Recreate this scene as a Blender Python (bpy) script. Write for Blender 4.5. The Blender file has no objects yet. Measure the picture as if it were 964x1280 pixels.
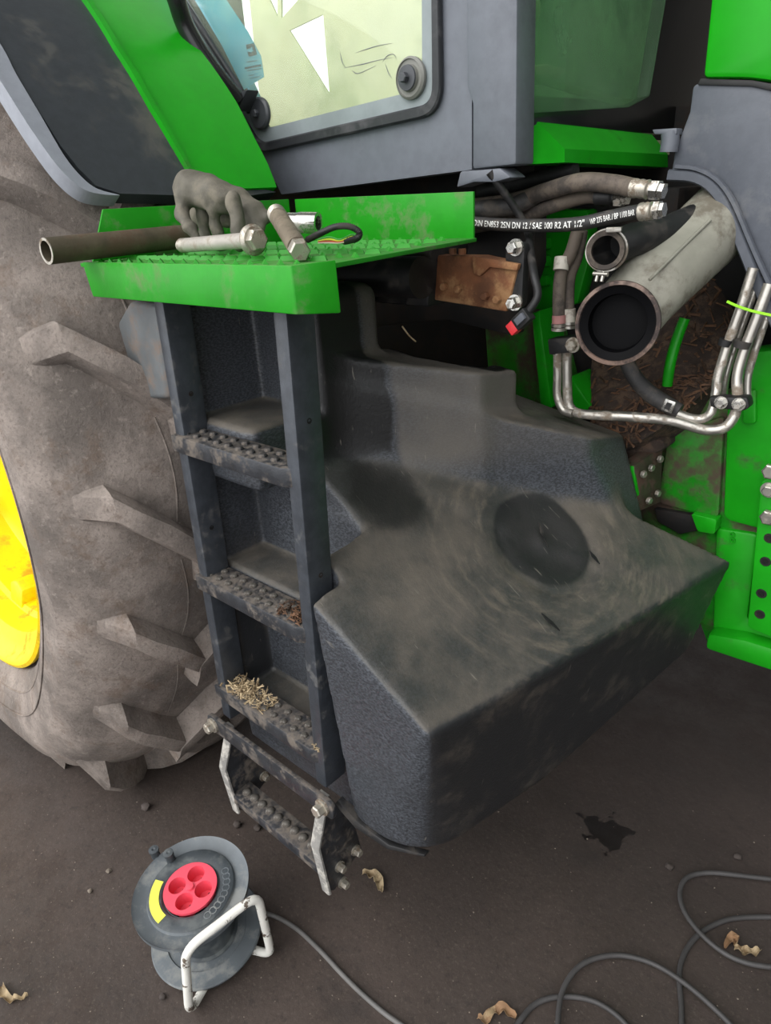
import bpy, bmesh, math, random
import numpy as np
from mathutils import Vector, Matrix
from mathutils.geometry import tessellate_polygon

random.seed(7); np.random.seed(7)
scene = bpy.context.scene
COL = scene.collection

# ---------------------------------------------------------------- camera
CAM = Vector((0.0, 0.0, 1.5))
# columns: image right, image down, view direction, in world axes (X = tractor forward, Y = inwards, Z = up)
M = Matrix(((0.73722562, 0.23691282, -0.63274853),
            (0.67328672, -0.33580766, 0.65872468),
            (-0.05642148, -0.91164989, -0.40707627)))
FPX = 860.0
cd = bpy.data.cameras.new('camera'); cam = bpy.data.objects.new('camera', cd); COL.objects.link(cam)
cd.sensor_fit = 'VERTICAL'; cd.sensor_height = 36.0; cd.lens = FPX / 1280.0 * 36.0
cd.clip_start = 0.02; cd.clip_end = 200
rot = Matrix((M.col[0], -M.col[1], -M.col[2])).transposed()
cam.matrix_world = Matrix.Translation(CAM) @ rot.to_4x4()
scene.camera = cam

# ---------------------------------------------------------------- world, light, exposure
world = bpy.data.worlds.new('overcast_sky'); scene.world = world; world.use_nodes = True
wn = world.node_tree.nodes
wn['Background'].inputs[0].default_value = (0.96, 0.975, 1.0, 1)
wn['Background'].inputs[1].default_value = 2.4
sd = bpy.data.lights.new('hazy_daylight', 'SUN'); sun = bpy.data.objects.new('hazy_daylight', sd); COL.objects.link(sun)
sd.energy = 2.0; sd.angle = math.radians(50); sd.color = (1.0, 0.97, 0.93)
sun.rotation_euler = Vector((0.10, 0.74, -0.64)).to_track_quat('-Z', 'Y').to_euler()
sun.location = (-1, -5, 5)
scene.view_settings.view_transform = 'Standard'
scene.view_settings.look = 'None'
scene.view_settings.gamma = 1.0
scene.view_settings.use_curve_mapping = False
scene.view_settings.exposure = -0.12

# ---------------------------------------------------------------- helpers
def ray(u, v):
    return M @ Vector((u - 482.0, v - 640.0, FPX))
def P(u, v, X=None, Y=None, Z=None):
    """world point seen at photo pixel (u,v) at a known X, Y or Z"""
    d = ray(u, v)
    if Y is not None: t = Y / d.y
    elif X is not None: t = X / d.x
    else: t = (Z - CAM.z) / d.z
    return CAM + d * t
def depth(p):
    return (Vector(p) - CAM).dot(M.col[2])
def R(p, px):
    return px * depth(p) / FPX
def cyl_hit(u, v, rad, cx, cz):
    d = ray(u, v); a = d.x**2 + d.z**2; ox = -cx; oz = CAM.z - cz
    b = ox*d.x + oz*d.z; c = ox*ox + oz*oz - rad*rad
    t = (-b - math.sqrt(max(0, b*b - a*c))) / a
    return CAM + d*t
def lin(c):
    return tuple(((x/255.0)/12.92 if x/255.0 <= .04045 else ((x/255.0+.055)/1.055)**2.4) for x in c) + (1.0,)

def link(name, me, m=None, parent=None, smooth=None):
    o = bpy.data.objects.new(name, me); COL.objects.link(o)
    if m is not None:
        me.materials.clear(); me.materials.append(m)
    if smooth is not None and len(me.polygons):
        me.polygons.foreach_set('use_smooth', [True]*len(me.polygons))
        if smooth < 179: me.set_sharp_from_angle(angle=math.radians(smooth))
    if parent is not None:
        o.parent = parent
        o.matrix_parent_inverse = parent_inv(parent)
    return o
def parent_inv(p):
    return world_of(p).inverted()
def world_of(o):
    m = o.matrix_basis.copy()
    if o.parent is not None:
        m = world_of(o.parent) @ o.matrix_parent_inverse @ m
    return m
def thing(name, label, cat, loc, group=None):
    o = bpy.data.objects.new(name, None); COL.objects.link(o); o.location = loc; o.empty_display_size = .1
    return tag(o, label, cat, group)
def tag(o, label, cat, group=None, kind=None):
    o['label'] = label; o['category'] = cat
    if group: o['group'] = group
    if kind: o['kind'] = kind
    return o
def me_from(verts, faces, name='mesh'):
    me = bpy.data.meshes.new(name); me.from_pydata([tuple(v) for v in verts], [], faces); me.validate(); me.update()
    return me
def fix(bm, bevel=0, seg=2, ang=30):
    bmesh.ops.recalc_face_normals(bm, faces=bm.faces)
    if bevel:
        es = [e for e in bm.edges if len(e.link_faces) == 2 and e.calc_face_angle(0) > math.radians(ang)]
        bmesh.ops.bevel(bm, geom=es, offset=bevel, segments=seg, affect='EDGES', profile=.5, clamp_overlap=True)
def bm_obj(name, bm, m, parent=None, smooth=35):
    me = bpy.data.meshes.new(name); bm.to_mesh(me); bm.free()
    return link(name, me, m, parent, smooth)
def prism_bm(pts, ext, bm=None):
    bm = bm or bmesh.new(); ext = Vector(ext)
    a = [bm.verts.new(p) for p in pts]; b = [bm.verts.new(Vector(p)+ext) for p in pts]
    n = len(a)
    bm.faces.new(a); bm.faces.new(b[::-1])
    for i in range(n): bm.faces.new((a[i], a[(i+1) % n], b[(i+1) % n], b[i]))
    return bm
def prism(name, pts, ext, m, parent, bevel=0.003, smooth=35):
    bm = prism_bm(pts, ext); fix(bm, bevel); return bm_obj(name, bm, m, parent, smooth)
def holed(name, outer, holes, ext, m, parent, smooth=35):
    """plate with openings: outline and holes in one plane, given thickness"""
    loops = [[Vector(p) for p in outer]] + [[Vector(p) for p in h] for h in holes]
    flat = [p for l in loops for p in l]; tris = tessellate_polygon(loops); n = len(flat); ext = Vector(ext)
    verts = flat + [p+ext for p in flat]
    faces = [tuple(t) for t in tris] + [tuple(i+n for i in t[::-1]) for t in tris]
    k = 0
    for l in loops:
        for i in range(len(l)):
            a = k+i; b = k+(i+1) % len(l); faces.append((a, b, b+n, a+n))
        k += len(l)
    me = me_from(verts, faces); bm = bmesh.new(); bm.from_mesh(me); bmesh.ops.recalc_face_normals(bm, faces=bm.faces)
    bpy.data.meshes.remove(me)
    return bm_obj(name, bm, m, parent, smooth)
def box_bm(c, ax, ay, az, bm=None):
    """box at centre c with half-axis vectors"""
    bm = bm or bmesh.new(); c = Vector(c); ax, ay, az = Vector(ax), Vector(ay), Vector(az)
    vs = [bm.verts.new(c + ax*i + ay*j + az*k) for i in (-1, 1) for j in (-1, 1) for k in (-1, 1)]
    for f in ((0,1,3,2),(4,6,7,5),(0,4,5,1),(2,3,7,6),(0,2,6,4),(1,5,7,3)): bm.faces.new([vs[i] for i in f])
    return bm
def box(name, lo, hi, m, parent, bevel=.003):
    lo, hi = Vector(lo), Vector(hi); c = (lo+hi)/2; h = (hi-lo)/2
    bm = box_bm(c, (h.x,0,0), (0,h.y,0), (0,0,h.z)); fix(bm, bevel); return bm_obj(name, bm, m, parent)
def obox(name, c, ax, ay, az, m, parent, bevel=.003):
    bm = box_bm(c, ax, ay, az); fix(bm, bevel); return bm_obj(name, bm, m, parent)
def spline(pts, n=8):
    pts = [Vector(p) for p in pts]
    if len(pts) < 3: return pts
    q = [pts[0]*2-pts[1]] + pts + [pts[-1]*2-pts[-2]]; out = []
    for i in range(1, len(q)-2):
        p0, p1, p2, p3 = q[i-1:i+3]
        for k in range(n):
            t = k/n
            out.append(.5*((2*p1)+(p2-p0)*t+(2*p0-5*p1+4*p2-p3)*t*t+(3*p1-p0-3*p2+p3)*t**3))
    return out + [pts[-1]]
def frames(path):
    T = []
    for i in range(len(path)):
        d = path[min(i+1, len(path)-1)] - path[max(i-1, 0)]
        T.append(d.normalized() if d.length > 1e-9 else Vector((0,0,1)))
    up = Vector((0,0,1)) if abs(T[0].z) < .9 else Vector((1,0,0))
    n = (up - T[0]*up.dot(T[0])).normalized(); fr = []
    for t in T:
        n = n - t*n.dot(t); n.normalize(); fr.append((t, n, t.cross(n)))
    return fr
def tube_bm(path, rad, seg=14, inner=None, closed=False, bm=None):
    bm = bm or bmesh.new(); fr = frames(path); rings = []
    rr = rad if isinstance(rad, (list, tuple)) else [rad]*len(path)
    for p, (t, n, b), r in zip(path, fr, rr):
        rings.append([bm.verts.new(p + (n*math.cos(a) + b*math.sin(a))*r) for a in [2*math.pi*k/seg for k in range(seg)]])
    for i in range(len(rings)-1 + (1 if closed else 0)):
        A, B = rings[i], rings[(i+1) % len(rings)]
        for k in range(seg): bm.faces.new((A[k], A[(k+1) % seg], B[(k+1) % seg], B[k]))
    if not closed:
        bm.faces.new(rings[0][::-1]); bm.faces.new(rings[-1])
    return bm
def interp_r(rs, n):
    return [float(np.interp(i/(n-1), np.linspace(0, 1, len(rs)), rs)) for i in range(n)]
def tube(name, pts, rad, m, parent, seg=14, n=8, smooth=50):
    path = spline(pts, n)
    if isinstance(rad, (list, tuple)): rad = interp_r(rad, len(path))
    bm = tube_bm(path, rad, seg); bmesh.ops.recalc_face_normals(bm, faces=bm.faces)
    return bm_obj(name, bm, m, parent, smooth)
def basis(d):
    d = Vector(d).normalized(); up = Vector((0,0,1)) if abs(d.z) < .95 else Vector((1,0,0))
    a = d.cross(up).normalized(); return d, a, d.cross(a)
def lathe_bm(c, d, prof, seg=32, closed=False, bm=None):
    """revolve (r, h) profile about axis d through c"""
    bm = bm or bmesh.new(); c = Vector(c); d, a, b = basis(d); rings = []
    for r, h in prof:
        if r < 1e-6: rings.append([bm.verts.new(c + d*h)])
        else: rings.append([bm.verts.new(c + d*h + (a*math.cos(t)+b*math.sin(t))*r) for t in [2*math.pi*k/seg for k in range(seg)]])
    L = len(rings)
    for i in range(L-1 + (1 if closed else 0)):
        A, B = rings[i], rings[(i+1) % L]
        for k in range(seg):
            k2 = (k+1) % seg
            if len(A) == 1 and len(B) == 1: continue
            if len(A) == 1: bm.faces.new((A[0], B[k2], B[k]))
            elif len(B) == 1: bm.faces.new((A[k], A[k2], B[0]))
            else: bm.faces.new((A[k], A[k2], B[k2], B[k]))
    return bm
def lathe(name, c, d, prof, m, parent, seg=32, closed=False, smooth=40):
    bm = lathe_bm(c, d, prof, seg, closed); bmesh.ops.recalc_face_normals(bm, faces=bm.faces)
    return bm_obj(name, bm, m, parent, smooth)
def hexbolt_bm(c, d, r, h, washer=True, bm=None):
    bm = bm or bmesh.new()
    if washer: lathe_bm(c, d, [(0,0),(r*1.35,0),(r*1.35,h*.3),(0,h*.3)], 20, bm=bm)
    lathe_bm(Vector(c)+Vector(d).normalized()*(h*.28), d, [(0,0),(r,0),(r,h*.85),(r*.8,h),(0,h)], 6, bm=bm)
    bmesh.ops.recalc_face_normals(bm, faces=bm.faces); return bm
def hexbolt(name, c, d, r, h, m, parent, washer=True):
    return bm_obj(name, hexbolt_bm(c, d, r, h, washer), m, parent, 30)
def ringcut(pts, centre, k):
    return [centre + (p-centre)*k for p in pts]
def rounded(poly, r, n=5):
    """round the corners of a planar polygon"""
    poly = [Vector(p) for p in poly]; out = []; L = len(poly)
    for i in range(L):
        p = poly[i]; a = poly[i-1]-p; b = poly[(i+1) % L]-p
        rr = r[i] if isinstance(r, (list, tuple)) else r
        rr = min(rr, a.length*.49, b.length*.49)
        if rr <= 1e-6: out.append(p); continue
        A = p+a.normalized()*rr; B = p+b.normalized()*rr
        for k in range(n+1):
            t = k/n; out.append(A*(1-t)**2 + p*2*t*(1-t) + B*t*t)
    return out
def sweep_rect(name, path, w, h, nrm, m, parent, closed=False, bevel=0):
    """strip of width w, height h along a path lying in a plane with normal nrm"""
    bm = bmesh.new(); nrm = Vector(nrm).normalized(); rings = []; L = len(path)
    for i, p in enumerate(path):
        d = (path[(i+1) % L] - path[i-1]) if closed else (path[min(i+1, L-1)] - path[max(i-1, 0)])
        s = d.normalized().cross(nrm).normalized()
        rings.append([bm.verts.new(Vector(p)+s*(w/2*x)+nrm*(h*y)) for x, y in ((-1,0),(-1,.7),(-.7,1),(.7,1),(1,.7),(1,0))])
    for i in range(L-1 + (1 if closed else 0)):
        A, B = rings[i], rings[(i+1) % L]
        for k in range(6): bm.faces.new((A[k], A[(k+1) % 6], B[(k+1) % 6], B[k]))
    if not closed: bm.faces.new(rings[0]); bm.faces.new(rings[-1][::-1])
    bmesh.ops.recalc_face_normals(bm, faces=bm.faces)
    return bm_obj(name, bm, m, parent, 40)
def surface_nets(F, org, h):
    """isosurface (F<0 inside) as quads"""
    nx, ny, nz = F.shape; S = F < 0
    cs = (nx-1, ny-1, nz-1)
    def c(i, j, k): return (slice(i, i+cs[0]), slice(j, j+cs[1]), slice(k, k+cs[2]))
    cnt = np.zeros(cs, np.int8)
    for i in (0,1):
        for j in (0,1):
            for k in (0,1): cnt += S[c(i,j,k)]
    act = (cnt > 0) & (cnt < 8)
    idx = np.argwhere(act); n = len(idx); num = np.full(cs, -1, np.int64); num[act] = np.arange(n)
    acc = np.zeros((n,3)); k_ = np.zeros(n)
    cor = [(i,j,k) for i in (0,1) for j in (0,1) for k in (0,1)]
    val = {q: F[idx[:,0]+q[0], idx[:,1]+q[1], idx[:,2]+q[2]] for q in cor}
    for a in cor:
        for b in cor:
            if sum(abs(x-y) for x, y in zip(a, b)) == 1 and a < b:
                fa, fb = val[a], val[b]; mk = (fa < 0) != (fb < 0)
                t = np.where(mk, fa/np.where(mk, fa-fb, 1), 0)
                pt = np.array(a)[None] + t[:,None]*(np.array(b)-np.array(a))[None]
                acc += pt*mk[:,None]; k_ += mk
    V = (idx + acc/k_[:,None])*h + np.array(org)[None]
    Q = []
    for ax in range(3):
        o1, o2 = [(1,2),(2,0),(0,1)][ax]
        sl0 = [slice(1,-1)]*3; sl1 = [slice(1,-1)]*3
        sl0[ax] = slice(0,-1); sl1[ax] = slice(1,None)
        ch = S[tuple(sl0)] != S[tuple(sl1)]
        e = np.argwhere(ch); off = np.array([1,1,1]); off[ax] = 0; e = e+off
        ins = S[e[:,0], e[:,1], e[:,2]]
        def cell(d1, d2):
            q = e.copy(); q[:,o1] -= d1; q[:,o2] -= d2
            return num[q[:,0], q[:,1], q[:,2]]
        q = np.stack([cell(1,1), cell(0,1), cell(0,0), cell(1,0)], 1)
        q[~ins] = q[~ins][:, ::-1]
        Q.append(q)
    Q = np.concatenate(Q); Q = Q[(Q >= 0).all(1)]
    me = bpy.data.meshes.new('iso')
    me.vertices.add(len(V)); me.vertices.foreach_set('co', V.astype(np.float32).ravel())
    me.loops.add(Q.size); me.loops.foreach_set('vertex_index', Q.astype(np.int32).ravel())
    me.polygons.add(len(Q)); me.polygons.foreach_set('loop_start', np.arange(0, Q.size, 4, dtype=np.int32))
    me.update(calc_edges=True); me.validate()
    return me
def smin(a, b, k):
    h = np.clip(.5+.5*(b-a)/k, 0, 1); return b*(1-h)+a*h-k*h*(1-h)
def smax(a, b, k): return -smin(-a, -b, k)
def sbox(X, Y, Z, lo, hi, k=.01):
    d = smax(lo[0]-X, X-hi[0], k); d = smax(d, smax(lo[1]-Y, Y-hi[1], k), k)
    return smax(d, smax(lo[2]-Z, Z-hi[2], k), k)

# ---------------------------------------------------------------- materials
class NT:
    def __init__(s, name):
        s.m = bpy.data.materials.new(name); s.m.use_nodes = True; s.t = s.m.node_tree; s.n = s.t.nodes
        s.b = s.n['Principled BSDF']; s.co = s.n.new('ShaderNodeTexCoord')
    def new(s, typ, **kw):
        nd = s.n.new(typ)
        for k, v in kw.items(): setattr(nd, k, v)
        return nd
    def l(s, a, b): s.t.links.new(a, b)
    def noise(s, scale, detail=6, rough=.6, vec=None, dist=0):
        nd = s.new('ShaderNodeTexNoise'); nd.inputs['Scale'].default_value = scale; nd.inputs['Detail'].default_value = detail
        nd.inputs['Roughness'].default_value = rough; nd.inputs['Distortion'].default_value = dist
        s.l(vec or s.co.outputs['Object'], nd.inputs['Vector']); return nd.outputs['Fac']
    def ramp(s, fac, a, b, va=0., vb=1.):
        nd = s.new('ShaderNodeMapRange'); nd.interpolation_type = 'SMOOTHSTEP'
        nd.inputs['From Min'].default_value = a; nd.inputs['From Max'].default_value = b
        nd.inputs['To Min'].default_value = va; nd.inputs['To Max'].default_value = vb
        s.l(fac, nd.inputs['Value']); return nd.outputs['Result']
    def math(s, op, a, b=None):
        nd = s.new('ShaderNodeMath', operation=op)
        for i, x in enumerate((a, b)):
            if x is None: continue
            if isinstance(x, (int, float)): nd.inputs[i].default_value = x
            else: s.l(x, nd.inputs[i])
        return nd.outputs[0]
    def mix(s, fac, a, b, blend='MIX'):
        nd = s.new('ShaderNodeMix', data_type='RGBA', blend_type=blend)
        for i, x in ((0, fac), (6, a), (7, b)):
            if isinstance(x, (int, float)): nd.inputs[i].default_value = x
            elif isinstance(x, tuple): nd.inputs[i].default_value = x
            else: s.l(x, nd.inputs[i])
        return nd.outputs[2]
    def sep(s):
        nd = s.new('ShaderNodeSeparateXYZ'); s.l(s.co.outputs['Object'], nd.inputs[0]); return nd.outputs
    def normal_z(s):
        g = s.new('ShaderNodeNewGeometry'); nd = s.new('ShaderNodeSeparateXYZ'); s.l(g.outputs['Normal'], nd.inputs[0]); return nd.outputs
    def dist_to(s, c, scale=(1,1,1)):
        mp = s.new('ShaderNodeVectorMath', operation='SUBTRACT'); s.l(s.co.outputs['Object'], mp.inputs[0]); mp.inputs[1].default_value = c
        mu = s.new('ShaderNodeVectorMath', operation='MULTIPLY'); s.l(mp.outputs[0], mu.inputs[0]); mu.inputs[1].default_value = scale
        ln = s.new('ShaderNodeVectorMath', operation='LENGTH'); s.l(mu.outputs[0], ln.inputs[0]); return ln.outputs['Value']
    def bump(s, h, strength=.3, dist=.005):
        nd = s.new('ShaderNodeBump'); nd.inputs['Strength'].default_value = strength; nd.inputs['Distance'].default_value = dist
        s.l(h, nd.inputs['Height']); s.l(nd.outputs[0], s.b.inputs['Normal'])
    def col(s, c): 
        if isinstance(c, tuple): s.b.inputs['Base Color'].default_value = c
        else: s.l(c, s.b.inputs['Base Color'])
    def set(s, rough=None, metal=None, **kw):
        for k, v in (('Roughness', rough), ('Metallic', metal)):
            if v is None: continue
            if isinstance(v, (int, float)): s.b.inputs[k].default_value = v
            else: s.l(v, s.b.inputs[k])
def mat(name, c, rough=.5, metal=0., dirt=None, damt=.5, dscale=9., var=.12, bump=.15, bscale=60., spec=.5, dsharp=.12, topdust=None):
    t = NT(name); base = lin(c)
    f = t.noise(bscale*.25, 5); v = t.ramp(f, .3, .7, 1-var, 1+var)
    cc = t.mix(1.0, base, v, 'MULTIPLY')
    rr = rough
    if dirt:
        n1 = t.noise(dscale, 9, .68); th = .5 + (.5-damt)*.5; k = t.ramp(n1, th-dsharp*.7, th+dsharp*.7)
        if topdust:
            nz = t.ramp(t.normal_z()[2], .3, .9, 0, topdust); k = t.math('MAXIMUM', k, t.math('MULTIPLY', nz, t.ramp(t.noise(dscale*3, 8), .35, .65)))
        cc = t.mix(k, cc, lin(dirt))
        rr = t.ramp(k, 0, 1, rough, .9)
        if metal: t.set(metal=t.ramp(k, 0, 1, metal, 0.))
    elif metal: t.set(metal=metal)
    t.col(cc); t.set(rough=rr); t.b.inputs['Specular IOR Level'].default_value = spec
    if bump: t.bump(t.noise(bscale, 6, .7), bump, .004)
    return t.m

GREEN = mat('green_paint', (22,146,20), .38, spec=.3, dirt=(62,84,48), damt=.2, dscale=7, var=.08, bump=.05)
GREEN_CLEAN = mat('green_fender_paint', (20,150,16), .32, spec=.3, var=.05, bump=.02)
GREEN_PLAT = mat('green_platform_paint', (28,138,22), .45, spec=.3, dirt=(92,126,74), damt=.3, dscale=14, var=.1, bump=.1, topdust=.75)
GREEN_DIRTY = mat('green_paint_grimy', (22,126,22), .36, spec=.4, dirt=(74,60,50), damt=.50, dscale=6, var=.2, bump=.2)
YELLOW = mat('yellow_rim_paint', (242,204,0), .45, dirt=(176,140,6), damt=.32, dscale=8, var=.05, bump=.04)
GREYPL = mat('grey_cab_plastic', (98,102,110), .5, dirt=(80,82,88), damt=.36, dsharp=.2, dscale=4, var=.06, bump=.08, bscale=150)
HOODGREY = mat('hood_grey_plastic', (82,86,94), .55, dirt=(104,106,110), damt=.3, dscale=12, var=.06, bump=.12, bscale=250)
DARKPL = mat('dark_fender_plastic', (50,54,58), .55, dirt=(80,79,74), damt=.28, dscale=5, var=.1, bump=.12, bscale=220)
EDGEPL = mat('pale_fender_edge', (138,142,150), .55, var=.06, bump=.1, bscale=200)
BLACK = mat('black_rubber', (24,24,25), .55, dirt=(60,56,52), damt=.35, dscale=20, var=.2)
BLACKGLOSS = mat('black_glossy_paint', (26,27,28), .25, var=.1, bump=.02)
SHADEBLK = mat('shade_black', (12,11,11), .8, dirt=(38,30,25), damt=.4, dscale=9, var=.3)  # shade painted as near black for gaps, holes and backdrops, with brown flecks
STEELBLK = mat('black_step_steel', (52,54,58), .42, .3, dirt=(98,90,82), damt=.4, dscale=24, var=.25, bump=.2, bscale=140, topdust=.9)
RAILM = mat('black_rail_steel', (60,64,70), .38, .2, dirt=(84,84,84), damt=.28, dscale=26, var=.2, bump=.15, bscale=140)
STEEL = mat('bare_steel', (176,172,164), .33, .85, dirt=(120,108,94), damt=.38, dscale=30, var=.12, bump=.06)
BOLT = mat('zinc_bolt', (178,172,160), .4, .7, dirt=(110,96,80), damt=.4, dscale=60, var=.15)
CHROME = mat('chrome_socket_steel', (190,188,182), .22, .95, dirt=(140,130,118), damt=.34, dscale=40, var=.1, bump=.04)
RUST = mat('rusty_bracket', (112,70,42), .75, dirt=(158,120,82), damt=.4, dscale=14, var=.4, bump=.5)
RUSTPIPE = mat('rusty_pipe_steel', (84,76,60), .6, .3, dirt=(78,62,46), damt=.42, dscale=16, var=.25, bump=.25)
HOSE = mat('dusty_hose_rubber', (96,86,76), .75, dirt=(66,60,56), damt=.45, dscale=18, var=.2, bump=.2)
HOSEBLK = mat('black_hydraulic_hose', (44,43,43), .6, dirt=(82,76,70), damt=.38, dscale=22, var=.2)
PIPEGREY = mat('heat_grey_pipe', (142,140,128), .6, dirt=(104,98,86), damt=.42, dscale=9, var=.12, bump=.12)
PIPELIP = mat('burnt_pipe_lip', (126,104,92), .55, dirt=(60,52,50), damt=.45, dscale=20, var=.2)
RED = mat('red_connector', (214,52,58), .45, var=.1, bump=.03)
SOCKETRED = mat('red_socket_plate', (224,74,92), .5, var=.06, bump=.04)
WHITEPAINT = mat('white_chipped_paint', (224,222,214), .5, dirt=(92,80,68), damt=.36, dscale=26, var=.08, dsharp=.03)
REELGREY = mat('grey_reel_plastic', (92,98,102), .5, dirt=(126,128,126), damt=.38, dscale=16, var=.12, bump=.1)
REELDARK = mat('dark_reel_plastic', (58,64,68), .5, dirt=(92,96,96), damt=.36, dscale=18, var=.15)
YELLOWSTK = mat('yellow_sticker', (226,228,84), .5, var=.08, bump=.03)
CABLE = mat('grey_cable_rubber', (98,96,94), .6, var=.15, bump=.05)
CABLE2 = mat('dark_cable_rubber', (62,60,60), .6, var=.2, bump=.05)
LEAF = mat('dry_leaf_tan', (160,142,112), .8, dirt=(112,92,66), damt=.4, dscale=40, var=.2)
LEAF2 = mat('dry_leaf_brown', (132,102,74), .8, dirt=(168,146,114), damt=.4, dscale=40, var=.2)
STONE = mat('floor_crumb', (70,62,58), .85, var=.3, bump=.4)
PALESTONE = mat('pale_floor_crumb', (118,108,97), .85, var=.2, bump=.3)
CHIP = mat('wood_chip', (104,74,52), .85, dirt=(58,44,34), damt=.45, dscale=30, var=.4)
DIRT = mat('packed_dirt', (50,40,34), .95, dirt=(84,66,52), damt=.4, dscale=30, var=.4, bump=.8, bscale=80)
CREAM = mat('cab_trim_cream', (214,214,176), .7, dirt=(186,190,150), damt=.35, dscale=3, var=.05, bump=.02)
GLOVE = mat('olive_grey_glove', (86,82,72), .7, dirt=(112,106,94), damt=.4, dscale=18, var=.2, bump=.25, bscale=120)
SEAL = mat('rubber_seal', (38,40,43), .5, dirt=(70,70,72), damt=.35, dscale=20, var=.15)
PINGREY = mat('hinge_grey', (64,66,70), .45, var=.1, bump=.05)
BOSSLT = mat('hinge_pale_ring', (118,118,112), .5, var=.1, bump=.05)
WHITETXT = mat('white_print', (225,225,220), .7, var=.05, bump=0)
LOGO = mat('dark_blue_print', (22,52,82), .6, var=.02, bump=0)
LIME = mat('lime_zip_tie', (150,230,40), .4, var=.05, bump=0)
PINK = mat('pink_hose_mark', (170,120,116), .7, var=.1)
PALEM = mat('pale_hose_sleeve', (196,190,178), .6, dirt=(140,130,120), damt=.4, dscale=30, var=.1)
FRAY = mat('frayed_rubber_strap', (128,126,122), .8, dirt=(176,172,164), damt=.42, dscale=40, var=.2, bump=.5)
BARN = mat('barn_cladding', (96,92,86), .8, var=.15)
def glass_mat(name, tint, refl, haze, hazecol):
    t = NT(name); n = t.n; n.remove(t.b)
    tr = t.new('ShaderNodeBsdfTransparent'); tr.inputs[0].default_value = tint
    gl = t.new('ShaderNodeBsdfGlossy'); gl.inputs['Roughness'].default_value = .03
    df = t.new('ShaderNodeBsdfDiffuse'); df.inputs[0].default_value = hazecol
    fr = t.new('ShaderNodeLayerWeight'); fr.inputs['Blend'].default_value = .5; fk = t.math('ADD', t.math('MULTIPLY', t.math('POWER', fr.outputs['Facing'], 5.0), .9), .04)
    m1 = t.new('ShaderNodeMixShader'); m2 = t.new('ShaderNodeMixShader')
    hz = t.ramp(t.noise(5, 6), .3, .75, haze*.6, haze*1.5)
    t.l(hz, m1.inputs[0]); t.l(tr.outputs[0], m1.inputs[1]); t.l(df.outputs[0], m1.inputs[2])
    t.l(t.math('MULTIPLY', fk, refl), m2.inputs[0]); t.l(m1.outputs[0], m2.inputs[1]); t.l(gl.outputs[0], m2.inputs[2])
    out = [x for x in n if x.type == 'OUTPUT_MATERIAL'][0]; t.l(m2.outputs[0], out.inputs[0]); return t.m
GLASS = glass_mat('door_glass', (.95,.98,.93,1), 1.0, .13, lin((206,214,196)))
WGLASS = glass_mat('windscreen_glass', (.66,.86,.70,1), 1.0, .42, lin((112,152,114)))
BLUE = mat('pale_blue_sticker', (86,186,224), .5, dirt=(130,206,232), damt=.4, dscale=12, var=.04, bump=.02)

STUD = mat('worn_stud_steel', (112,108,102), .4, .5, dirt=(70,64,58), damt=.45, dscale=60, var=.2)
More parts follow.
